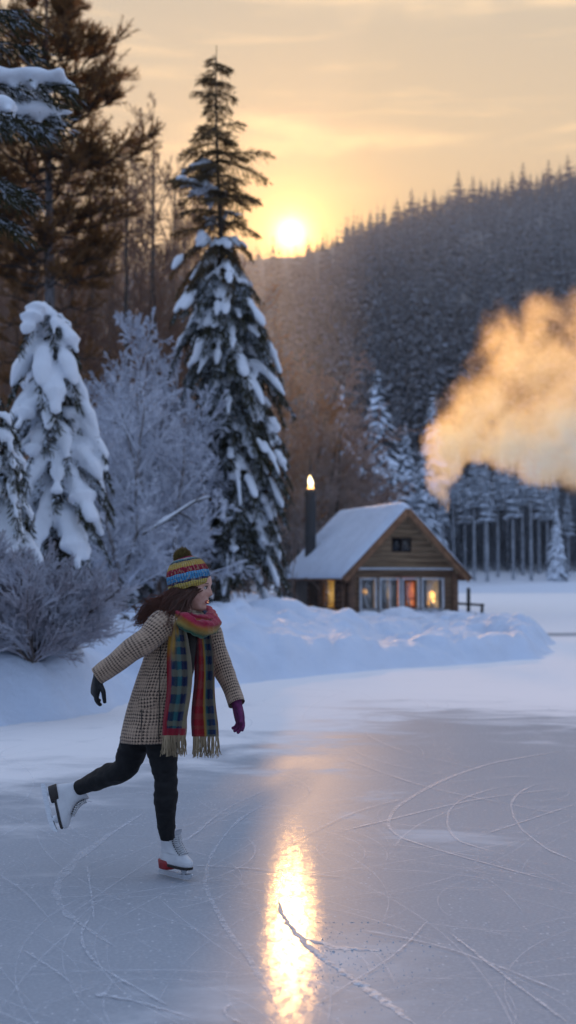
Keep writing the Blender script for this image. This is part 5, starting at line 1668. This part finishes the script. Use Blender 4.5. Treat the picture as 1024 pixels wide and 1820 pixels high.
HC = Q(341, 1038); tip = rad(20)
hu = norm(hzv * math.cos(tip) - hx * math.sin(tip)); hf = norm(hx * math.cos(tip) + hzv * math.sin(tip))
mb = MB()
prof = [(-.020, .95), (-.006, 1.0), (.02, 1.02), (.045, 1.02), (.075, .97), (.10, .88), (.122, .74), (.138, .56), (.148, .36), (.153, .16), (.154, .02)]
pz = np.linspace(0, 1, 34); zz_ = np.interp(pz * (len(prof) - 1), np.arange(len(prof)), [p[0] for p in prof]); rr_ = np.interp(pz * (len(prof) - 1), np.arange(len(prof)), [p[1] for p in prof])
rings = []
uvs = []
for i_, (z, s_) in enumerate(zip(zz_, rr_)):
    R = ring(HC + hu * z - hf * .012, hf * .117 * s_, hy * .100 * s_, 60)
    R = R + hu * (.0025 * np.sin(np.arange(60) / 60 * 2 * PI * 9 + i_))[:, None] * (1 - pz[i_])
    rings.append(R); uvs.append(np.stack([np.arange(60) / 60, np.full(60, pz[i_])], -1))
loft(mb, rings, uvs=uvs, cap=True)
hat = mb.obj('knitted_hat', knit(), person, FOOT)
mb = MB(); PC = HC + hu * .178 - hf * .028
PC = np.array([Q(324, 990)[0], PC[1], Q(324, 990)[2]])
r_ = np.random.default_rng(5); n = 2600
dv = norm(r_.normal(size=(n, 3)))
l_ = .049 * (.86 + .2 * r_.random(n))
st = PC + dv * .012; en = PC + dv * l_[:, None] + r_.normal(size=(n, 3)) * .003
v, q = tubes(np.stack([st, (st + en) / 2 + r_.normal(size=(n, 3)) * .002, en], 1), np.tile([.0012, .0016, .0011], (n, 1)), 3); mb.add(v, q)
ellipsoid(mb, PC, (.040, .040, .040))
mb.obj('pompom', mat('olive_gold_wool', (.26, .19, .065), (.14, .11, .045), .9, 60, 3, transl=(.6, .42, .12, .2)), hat, FOOT)

# --- coat: flared body, two sleeves, hood collar, pocket
mb = MB()
lev = [  # photo row, centre, half width px, depth half width m, lift for tilt
    (1316, 272, 53, .172), (1300, 274, 53.5, .170), (1280, 277, 52, .165), (1250, 281, 49.5, .150), (1225, 287, 48, .146), (1200, 293, 46, .140), (1175, 302, 45, .133), (1150, 311, 46, .130), (1130, 318, 48, .128), (1114, 324, 49, .122), (1104, 328, 44, .110), (1096, 331, 34, .092), (1089, 333, 25, .078), (1084, 334, 20, .066)]
lev = np.array(lev, float)
n = 70; t = np.linspace(0, len(lev) - 1, n); L4 = np.stack([np.interp(t, np.arange(len(lev)), lev[:, k]) for k in range(4)], -1)
K = 72; rings = []
th = np.arange(K) / K * 2 * PI
for i, (v_, c_, w_, d_) in enumerate(L4):
    ctr = Q(c_, v_)
    a = np.array([w_ * PXM, 0, 0]); b = np.array([.03, d_, 0])
    R = ring(ctr, a, b, K, 2.25)
    hem = max(0, 1 - i / 40)
    R = ctr + (R - ctr) * (1 + .022 * hem * np.sin(th * 7 + .6) + (.014 + .012) * fbm(np.cos(th) * 2.2 + 5, np.sin(th) * 2.2, np.full(K, v_ * .03), octv=2, seed=9))[:, None]
    R[:, 2] += -.012 * np.sin(th - .3) * 0 - .02 * (np.cos(th) * .0) + .0
    rings.append(R)
# hem edge turned in
inn = rings[0].copy(); c0 = inn.mean(0); inn = c0 + (inn - c0) * .93; inn[:, 2] += .05
rings = [inn] + rings
uvb = uv_for(rings); loft(mb, rings, uvs=uvb, cap=False)
limb(mb, [NECK + (-.02, -.05, -.05), SH_R, Q(262, 1137, -.18), EL_R, Q(204, 1180, -.2), WR_R + np.array([-.012, 0, -.006])], [.075, .082, .068, .060, .054, .050], n=60, K=34, wr=.085, seed=2, uvoff=(.3, .1), cap=False, wfreq=16)
limb(mb, [NECK + (.02, .05, -.05), SH_L, Q(381, 1150, .11), EL_L, Q(407, 1214, .04), WR_L + np.array([.006, 0, -.02])], [.07, .076, .062, .056, .050, .047], n=60, K=34, wr=.085, seed=4, uvoff=(.1, .2), cap=False, wfreq=16)
coat = mb.obj('coat', M_TWEED, person, FOOT)
# cuffs: dark inside of the sleeves
for w_, e_, r_c in ((WR_R, EL_R, .040), (WR_L, EL_L, .036)):
    mb = MB(); d_ = norm(w_ - e_); tube(mb, [w_ - d_ * .06, w_ - d_ * .004], r_c * .96, 18); mb.obj('cuff_lining', M_COATL, coat, FOOT)
# bunched collar at the back of the neck
mb = MB(); limb(mb, [Q(352, 1108, -.10), Q(322, 1106, -.17), Q(290, 1098, -.12), Q(283, 1088, .02), Q(312, 1084, .12), Q(352, 1096, .12)], [.02, .03, .038, .04, .034, .02], n=40, K=18, wr=.12, seed=7, wfreq=24)
mb.obj('collar', M_TWEED, coat, FOOT)
# pocket flap and front edge
def on_coat(u, v, out=.004):
    """point on the near surface of the coat at photo pixel (u, v)"""
    c_, w_, d_ = [np.interp(-v, -lev[:, 0], lev[:, k]) for k in (1, 2, 3)]
    x = np.clip((u - c_) / w_, -.98, .98)
    s = (1 - abs(x) ** 2.25) ** (1 / 2.25)
    p_ = Q(c_, v) + np.array([w_ * PXM * x - .03 * s, -d_ * s - out, 0])
    return p_
mb = MB()
g_ = [[on_coat(262 + (292 - 262) * i / 10, 1236 + 18 * j / 5 - 3 * i / 10 + (2.5 if j == 5 else 0) * math.sin(i / 10 * PI), .012 if 0 < j < 5 else .006) for i in range(11)] for j in range(6)]
G_ = np.array(g_)[::-1]
uvg = np.stack(np.meshgrid(np.linspace(.013, .108, 11), np.linspace(.020, .075, 6)), -1)
loft(mb, G_, cap=False, closed=False, uvs=uvg); mb.obj('pocket_flap', M_TWEED, coat, FOOT)
mb = MB()
tube(mb, [on_coat(268, v, .0015) for v in range(1256, 1314, 6)], .0028, 6); tube(mb, [on_coat(300 - (v - 1140) * .02, v, .001) for v in range(1140, 1316, 8)], .0025, 6)
mb.obj('seam', M_COATL, coat, FOOT)

# --- leggings
M_LEG = mat('black_leggings', (.007, .007, .008), (.011, .011, .012), .7, 40, 4, .25, .003, spec=.25)
mb = MB()
limb(mb, [PEL + (0, 0, .02), HIP_S, Q(287, 1325, -.04), KN_S, Q(294, 1420, -.05), Q(295, 1455, -.03), AN_S + (0, 0, -.02)], [.10, .098, .082, .062, .064, .052, .038], n=80, K=30, wr=.085, seed=3, wfreq=44)
limb(mb, [PEL + (0, .03, .02), HIP_T, Q(238, 1325, .12), KN_T, Q(190, 1379, .22), Q(165, 1390, .29), AN_T], [.10, .098, .084, .064, .062, .052, .040], n=80, K=30, wr=.085, seed=6, wfreq=44)
ellipsoid(mb, PEL, (.12, .10, .11))
lg = mb.obj('leggings', M_LEG, person, FOOT)
apply_mods(lg, [('REMESH', dict(mode='VOXEL', voxel_size=.005)), ('SMOOTH', dict(factor=.3, iterations=1))])

# --- gloves with five fingers
def hand(name, m, wrist, d, palm_n, thumb_side, curl, spread=.12, sc=1.0, lens=(.066, .074, .069, .055)):
    """d: way the hand points, palm_n: way the palm faces, thumb_side: towards the thumb"""
    d = norm(d); palm_n = norm(palm_n - (palm_n @ d) * d); ts = norm(thumb_side - (thumb_side @ d) * d - (thumb_side @ palm_n) * palm_n)
    mb = MB()
    rings = []
    for s_, w_, h_ in [(-.045, .030, .027), (-.02, .030, .026), (0, .031, .024), (.02, .036, .023), (.045, .042, .021), (.07, .043, .018), (.088, .040, .014), (.096, .034, .010)]:
        rings.append(ring(wrist + d * s_ * sc, ts * w_ * sc, palm_n * h_ * sc, 20, 2.4))
    loft(mb, rings)
    for k in range(4):
        o = wrist + (d * (.080 - .004 * abs(k - 1)) + ts * (.030 - .020 * k)) * sc
        dd = norm(d + ts * spread * (1.2 - .8 * k))
        pts = [o - dd * .02 * sc, o]; a = 0
        L = lens[k] * sc
        for seg, fr_ in zip((.42, .32, .26), curl[k]):
            a += fr_
            pts.append(pts[-1] + (dd * math.cos(a) + palm_n * math.sin(a)) * L * seg)
        tube(mb, resample(pts, 14), np.linspace(.0112, .0088, 14) * sc, 10)
    o = wrist + (d * .022 + ts * .024 + palm_n * .006) * sc
    t1 = norm(d * .62 + ts * .72 + palm_n * .30); t2 = norm(d * .92 + ts * .25 + palm_n * .25)
    tube(mb, resample([o - t1 * .01, o + t1 * .022 * sc, o + t1 * .042 * sc, o + (t1 * .042 + t2 * .032) * sc, o + (t1 * .042 + t2 * .058) * sc], 14), np.linspace(.0165, .0095, 14) * sc, 10)
    h = mb.obj(name, m, person, FOOT)
    apply_mods(h, [('REMESH', dict(mode='VOXEL', voxel_size=.0028)), ('SMOOTH', dict(factor=.4, iterations=2))])
    return h


dR = Q(163, 1262, -.16) - Q(176, 1203, -.2)
hand('glove', mat('black_leather', (.008, .008, .009), (.014, .014, .016), .5, 60, 3, .15, .002, spec=.3), WR_R + np.array([-.008, 0, -.018]), dR, np.array([.75, .5, -.1]), np.array([.7, -.75, 0]), [(.25, .35, .3), (.3, .35, .3), (.4, .45, .3), (.5, .5, .4)], .05, 1.0)
dL = Q(431, 1300, -.06) - Q(420, 1246, -.02)
gp_ = hand('glove', mat('purple_knit', (.13, .012, .085), (.085, .010, .06), .8, 50, 3, .3, .003), WR_L + np.array([.008, 0, -.030]), dL, np.array([-.75, -.45, -.1]), np.array([-.62, -.7, 0]), [(.12, .25, .25), (.2, .4, .35), (.28, .5, .4), (.35, .55, .45)], .10, 1.02)

# --- scarf
def tartan(name, cols_u, rows, end_red, gold=False):
    m, nt, bs, out = new_mat(name)
    uv = nt.node('ShaderNodeTexCoord').outputs['UV']
    x, y, _ = nt.sep(uv)
    n = nt.noise(nt.vm('MULTIPLY', uv, (14, 40, 1)), 1.0, 3, .6); n2 = nt.noise(nt.vm('MULTIPLY', uv, (120, 700, 1)), 1.0, 2, .7)
    xx = nt.m('ADD', x, nt.m('MULTIPLY', nt.m('SUBTRACT', n, .5), .05))
    c = nt.ramp(xx, cols_u)
    fy = nt.m('FRACT', nt.m('ADD', nt.m('MULTIPLY', y, rows), nt.m('MULTIPLY', nt.m('SUBTRACT', n, .5), .3)))
    blk = nt.smooth(nt.m('ABSOLUTE', nt.m('SUBTRACT', fy, .5)), .24, .31)
    mask_u = nt.ramp(xx, end_red['mask'])
    c2 = nt.mix(.5, c, (.20, .175, .10))
    c = nt.mix(nt.m('MULTIPLY', blk, mask_u), c, c2)
    # speckled yarn
    c = nt.mix(nt.m('MULTIPLY', nt.smooth(n2, .56, .68), .2), c, (.30, .27, .17))
    if gold:
        g = nt.smooth(nt.m('ADD', y, nt.m('MULTIPLY', nt.m('SUBTRACT', n, .5), .1)), .50, .68)
        gm = nt.m('MULTIPLY', g, nt.ramp(xx, [(0, 1.0), (.28, 1.0), (.42, .0)]))
        gm2 = nt.m('MULTIPLY', nt.smooth(y, .70, .80), nt.ramp(xx, [(.36, 0.0), (.44, 1.0), (.52, 1.0), (.60, 0.0)]))
        c = nt.mix(nt.m('MAXIMUM', gm, gm2, clamp=True), c, (.36, .19, .025))
    c = nt.mix(nt.m('MULTIPLY', nt.smooth(y, end_red['y'], end_red['y'] - .02), end_red['k']), c, (.24, .012, .025))
    nt.link(c, bs.inputs['Base Color']); bs.inputs['Roughness'].default_value = .95; bs.inputs['Specular IOR Level'].default_value = .1
    bs.inputs['Sheen Weight'].default_value = .2
    nt.link(nt.bump(nt.m('ADD', n2, n), .5, .004), bs.inputs['Normal'])
    return m
RED, NAVY, TEAL, GRN, BEI, GOLD = (.22, .008, .018), (.010, .016, .055), (.020, .095, .11), (.02, .075, .045), (.19, .15, .085), (.34, .17, .02)
T1 = tartan('tartan_near', [(0, RED), (.16, RED), (.20, NAVY), (.40, (.012, .035, .05)), (.45, TEAL), (.57, TEAL), (.62, NAVY), (.80, NAVY), (.85, BEI), (1, (.20, .15, .10))], 9, dict(mask=[(.14, 0.0), (.22, 1.0), (1, 1.0)], y=.075, k=.95), True)
T2 = tartan('tartan_far', [(0, (.16, .01, .05)), (.12, RED), (.26, (.27, .012, .02)), (.46, (.20, .010, .015)), (.50, GOLD), (.56, (.20, .16, .07)), (.60, TEAL), (.70, NAVY), (.88, (.01, .03, .09)), (.93, BEI), (1, (.18, .05, .03))], 9, dict(mask=[(.52, .25), (.58, 1.0), (1, 1.0)], y=.03, k=.0))
T3 = tartan('tartan_loop', [(0, GRN), (.08, (.05, .14, .09)), (.14, GRN), (.22, (.28, .19, .05)), (.30, (.30, .11, .02)), (.36, (.30, .012, .04)), (.60, (.26, .010, .05)), (.68, (.05, .10, .20)), (.78, (.03, .07, .14)), (.9, (.20, .01, .07)), (1, GRN)], 6, dict(mask=[(0, .15), (1, .15)], y=-1, k=0.0))


def tail(rows, mat_, fr_seed, fringe_len=.105, depth_wave=.020):
    """rows: (photo row, left column, right column, dy) from the top down"""
    rows = np.array(rows, float)
    n, K = 60, 25
    t = np.linspace(0, len(rows) - 1, n)
    Rw = np.stack([np.interp(t, np.arange(len(rows)), rows[:, k]) for k in range(4)], -1)
    s = np.linspace(0, 1, K)
    grid = []
    for i, (v, a, b, dy) in enumerate(Rw):
        fold = 1 - .5 * (i / n)
        dyy = dy + depth_wave * fold * (np.sin(s * 9 + v * .012) + .6 * np.sin(s * 17 + 2 + v * .02))
        a = a + 1.6 * math.sin(v * .045 + fr_seed); b = b + 2.0 * math.sin(v * .038 + 2 * fr_seed)
        grid.append([Q(a + (b - a) * ss, v, d_) for ss, d_ in zip(s, dyy)])
    Gd = np.array(grid)
    mb = MB()
    uv = np.stack(np.meshgrid(s, np.linspace(1, 0, n)), -1)
    loft(mb, Gd, cap=False, closed=False, uvs=uv)
    back = Gd + np.array([.0, .011, 0]); loft(mb, back[:, ::-1], cap=False, closed=False, uvs=uv[:, ::-1])
    for col in (0, -1):       # side edges
        loft(mb, np.stack([Gd[:, col], back[:, col]], 1) if col else np.stack([back[:, col], Gd[:, col]], 1), cap=False, closed=False, uvs=np.stack([uv[:, col], uv[:, col]], 1))
    loft(mb, np.stack([Gd[-1], back[-1]], 0)[::-1], cap=False, closed=False, uvs=np.stack([uv[-1], uv[-1]], 0))
    # fringe
    r_ = np.random.default_rng(fr_seed); fr = MB()
    for k in range(72):
        s_ = r_.random(); j = s_ * (K - 1); i = min(int(j), K - 2); p0 = Gd[-1, i] + (Gd[-1, i + 1] - Gd[-1, i]) * (j - i)
        tuft = round(s_ * 9) / 9 * (K - 1); i2 = min(int(tuft), K - 2); pt = Gd[-1, i2] + (Gd[-1, i2 + 1] - Gd[-1, i2]) * (tuft - i2)
        L = fringe_len * r_.uniform(.8, 1.08)
        dr = (pt - p0) * .55
        pts = [p0 + (0, .005, .006), p0 + dr * .5 + np.array([r_.normal() * .004, r_.normal() * .005, -L * .5]), p0 + dr + np.array([r_.normal() * .006, r_.normal() * .008, -L])]
        v, q = tubes(resample(pts, 7)[None], np.linspace(.0030, .0020, 7)[None], 5); fr.add(v, q)
    return mb, fr
M_FRINGE = mat('beige_fringe', (.34, .26, .16), (.20, .15, .09), .9, 14, 3, stretch=(1, 1, .1))
mb = MB()
# wrapped loops round the neck
def loop(cpts, r_a, r_b, seed):
    n, K = 72, 26
    c = np.array(cpts); m_ = len(c)
    cc = np.concatenate([c, c, c]); t = np.linspace(m_, 2 * m_, n, endpoint=False)
    i = np.floor(t).astype(int); f = (t - i)[:, None]
    a, b, c_, d_ = cc[i - 1], cc[i], cc[i + 1], cc[(i + 2) % len(cc)]
    pts = .5 * (2 * b + (-a + c_) * f + (2 * a - 5 * b + 4 * c_ - d_) * f ** 2 + (-a + 3 * b - 3 * c_ + d_) * f ** 3)
    ctr = pts.mean(0); rings = []; th = np.arange(K) / K * 2 * PI
    for k in range(n):
        T = norm(pts[(k + 1) % n] - pts[k - 1]); out_ = pts[k] - ctr; out_ = norm(out_ - (out_ @ T) * T); up_ = np.cross(T, out_)
        if up_[2] < 0: up_ = -up_
        w = 1 + .10 * math.sin(k * .6 + seed) + .06 * math.sin(k * 1.7 + seed)
        R = pts[k] + np.cos(th)[:, None] * out_ * r_a * w + np.sin(th)[:, None] * up_ * r_b * w
        R = R + (out_[None] * (.006 * np.sin(th * 5 + k * .35 + seed))[:, None])
        rings.append(R)
    R = np.array(rings + [rings[0]])
    uv = np.stack(np.meshgrid(((th + PI / 2) / (2 * PI)) % 1, np.linspace(0, 1.2, n + 1)), -1)
    loft(mb, R, cap=False, uvs=uv)
loop([Q(300, 1090, -.06), Q(322, 1101, -.17), Q(352, 1117, -.19), Q(376, 1114, -.08), Q(375, 1098, .08), Q(340, 1086, .15), Q(308, 1084, .08)], .036, .044, 0)
loop([Q(316, 1090, -.07), Q(336, 1099, -.12), Q(360, 1103, -.11), Q(374, 1098, -.02), Q(366, 1086, .09), Q(338, 1080, .12), Q(316, 1080, .04)], .030, .030, 2)
sc_main = mb.obj('scarf', T3, person, FOOT)
mb, fr = tail([(1092, 304, 322, -.16), (1110, 301, 330, -.19), (1135, 300, 336, -.20), (1165, 298, 339, -.205), (1200, 296, 340, -.205), (1240, 294, 338, -.205), (1280, 291, 334, -.205), (1307, 290, 331, -.205)], T1, 3)
t1 = mb.obj('scarf_end', T1, sc_main, FOOT); fr.obj('fringe', M_FRINGE, sc_main, FOOT)
mb, fr = tail([(1112, 346, 372, -.14), (1130, 345, 374, -.13), (1160, 345, 378, -.11), (1200, 344, 382, -.10), (1250, 342, 385, -.10), (1285, 341, 387, -.10), (1309, 341, 387, -.10)], T2, 4)
t2 = mb.obj('scarf_end', T2, sc_main, FOOT); fr.obj('fringe', M_FRINGE, sc_main, FOOT)
# dark jumper glimpsed between the scarf ends
mb = MB(); limb(mb, [Q(341, 1098, -.10), Q(340, 1140, -.13), Q(337, 1196, -.12)], [.035, .03, .02], n=20, K=14); mb.obj('jumper', M_COATL, person, FOOT)

# --- figure skates
M_BOOT = mat('white_boot_leather', (.62, .63, .65), (.54, .55, .58), .38, 12, 4, .12, .004)
M_SOLE = mat('dark_sole', (.03, .022, .02), (.02, .016, .015), .6, 20)
M_REDSOLE = mat('red_heel', (.30, .015, .02), (.22, .012, .016), .5, 20)
M_STEEL = mat('brushed_steel', (.66, .68, .72), (.54, .56, .60), .34, 30, metal=.5, stretch=(1, 1, 8))
M_LACE = mat('lace', (.60, .61, .62), (.50, .51, .53), .8, 40); M_TONGUE = mat('tongue_leather', (.50, .51, .54), (.42, .43, .46), .5, 20); M_EYELET = mat('eyelet', (.04, .035, .03), (.03, .03, .03), .4, 20)


def skate(org, fwd, up, heel_mat):
    fwd = norm(fwd); up = norm(up - (up @ fwd) * fwd); sd = np.cross(up, fwd)
    B = np.array([fwd, sd, up])
    W = lambda x, y, z: np.asarray(org) + np.array([x, y, z]) @ B
    root = None
    mb = MB()
    # stacked sections: z, x back, x front, half width, squareness
    sec = [(.070, -.052, .178, .034), (.076, -.056, .188, .040), (.088, -.058, .190, .043), (.100, -.058, .186, .043), (.112, -.057, .172, .041), (.124, -.055, .150, .039), (.138, -.053, .124, .037), (.152, -.051, .100, .036), (.164, -.050, .084, .037), (.178, -.050, .074, .039), (.192, -.052, .068, .042), (.206, -.055, .066, .046), (.220, -.058, .065, .049), (.232, -.062, .064, .050)]
    sec = np.array(sec); n = 40; t = np.linspace(0, len(sec) - 1, n); S = np.stack([np.interp(t, np.arange(len(sec)), sec[:, k]) for k in range(4)], -1)
    K = 40; th = np.arange(K) / K * 2 * PI; rings = []
    for z, xb_, xf_, w_ in S:
        cx_ = xb_ + (xf_ - xb_) * .42
        x = np.where(np.cos(th) > 0, (xf_ - cx_), (cx_ - xb_)) * np.sign(np.cos(th)) * np.abs(np.cos(th)) ** .9 + cx_
        wl = w_ * np.where(np.cos(th) < 0, .92, 1.0) * (1 - .18 * np.exp(-((x - .06) / .05) ** 2) * (z < .13))
        y = wl * np.sign(np.sin(th)) * np.abs(np.sin(th)) ** .85
        zz = z + .010 * np.clip((x - .0) / .15, 0, 1) * (z < .10) * 0
        rings.append(np.stack([W(a, b, z + .012 * max(0, (z - .195) / .037) * (1 if a > 0 else -.6) * min(1, abs(a) / .05)) for a, b in zip(x, y)]))
    inner = rings[-1]; c0 = inner.mean(0); rings.append(c0 + (inner - c0) * .80 - up * .004); rings.append(c0 + (inner - c0) * .76 - up * .05)
    loft(mb, rings)
    boot = mb.obj('skate_boot', M_BOOT, person, FOOT)
    # tongue and laces
    mb = MB()
    loft(mb, [[W(x, y, z) for y in np.linspace(-w_, w_, 9)] for x, z, w_ in [(.134, .135, .016), (.112, .150, .018), (.092, .170, .020), (.078, .192, .022), (.072, .206, .024), (.070, .226, .027), (.080, .250, .028), (.086, .260, .018)]], cap=False, closed=False)
    mb.obj('tongue', M_TONGUE, boot, FOOT)
    mb = MB()
    rows_ = [(.132, .139), (.121, .147), (.111, .155), (.101, .164), (.093, .174), (.087, .182), (.082, .191), (.078, .201), (.076, .211), (.075, .221)]
    for i, (x, z) in enumerate(rows_):
        x2, z2 = rows_[min(i + 1, 9)]
        for s_ in (-1, 1):
            tube(mb, [W(x - .006, -.024 * s_, z - .002), W(x + .005, -.008 * s_, z + .005), W((x + x2) / 2 + .006, .008 * s_, (z + z2) / 2 + .006), W(x2 - .006, .024 * s_, z2)], .0026, 6)
    mb.obj('laces', M_LACE, boot, FOOT)
    mb = MB()
    for i, (x, z) in enumerate(rows_):
        for s_ in (-1, 1): ellipsoid(mb, W(x - .011, .030 * s_, z - .004), (.004, .004, .004), n=8, m=6)
    mb.obj('eyelets', M_EYELET, boot, FOOT)
    # sole and heel
    mb = MB(); rings = []
    for z, g_ in ((.058, .94), (.060, 1.0), (.071, 1.02)):
        x = np.where(np.cos(th) > 0, .130, .100) * np.cos(th) + .055; y = .041 * np.sign(np.sin(th)) * np.abs(np.sin(th)) ** .8 * (1 - .25 * np.exp(-((x - .05) / .045) ** 2))
        rings.append(np.stack([W(.055 + (a - .055) * g_, b * g_, z) for a, b in zip(x, y)]))
    loft(mb, rings); mb.obj('sole', M_SOLE, boot, FOOT)
    mb = MB(); rings = []
    for z, g_ in ((.040, .90), (.043, .96), (.068, 1.0), (.086, 1.03), (.088, .9)):
        x = np.where(np.cos(th) > 0, .050, .050) * np.sign(np.cos(th)) * np.abs(np.cos(th)) ** .8 - .012; y = .041 * np.sign(np.sin(th)) * np.abs(np.sin(th)) ** .8
        rings.append(np.stack([W(-.012 + (a + .012) * g_, b * g_, z) for a, b in zip(x, y)]))
    loft(mb, rings); mb.obj('heel', heel_mat, boot, FOOT)
    # blade: plate outline with two posts
    mb = MB()
    out_ = [(-.085, .010), (-.080, .003), (-.05, .0006), (.05, 0), (.13, .002), (.168, .009), (.186, .020), (.194, .036), (.188, .042), (.178, .036), (.16, .031), (.05, .027), (-.05, .028), (-.080, .026)]
    for s_ in (-1, 1): pass
    a = np.array([W(x, -.0032, z) for x, z in out_]); b = np.array([W(x, .0032, z) for x, z in out_])
    loft(mb, np.stack([a, b], 0)); 
    for x0, x1, zt in ((-.045, -.005, .045), (.095, .150, .060)):
        rr = []
        for z, k_, w_ in ((.018, .55, .0026), (.030, .6, .004), (zt - .004, 1.0, .012), (zt + .001, 1.15, .030)):
            xm = (x0 + x1) / 2; hw = (x1 - x0) / 2 * k_
            rr.append([W(xm + hw * c_, w_ * s2, z) for c_, s2 in zip(np.cos(th), np.sin(th))])
        loft(mb, rr)
    bl = mb.obj('blade', M_STEEL, boot, FOOT)
    return boot


yaw = rad(44)
f_s = np.array([math.cos(yaw), -math.sin(yaw), 0.0])
o_s = FOOT.copy(); o_s[2] = .004
skate(o_s, f_s, np.array([-.02, 0, 1.]), M_REDSOLE)
# trailing foot: toe down, sole to the left
fT = norm(np.array([.26, -.22, -.94])); uT = norm(np.array([.95, .12, .25]))
oT = Q(77, 1420, .36)
skate(oT, fT, uT, M_SOLE)
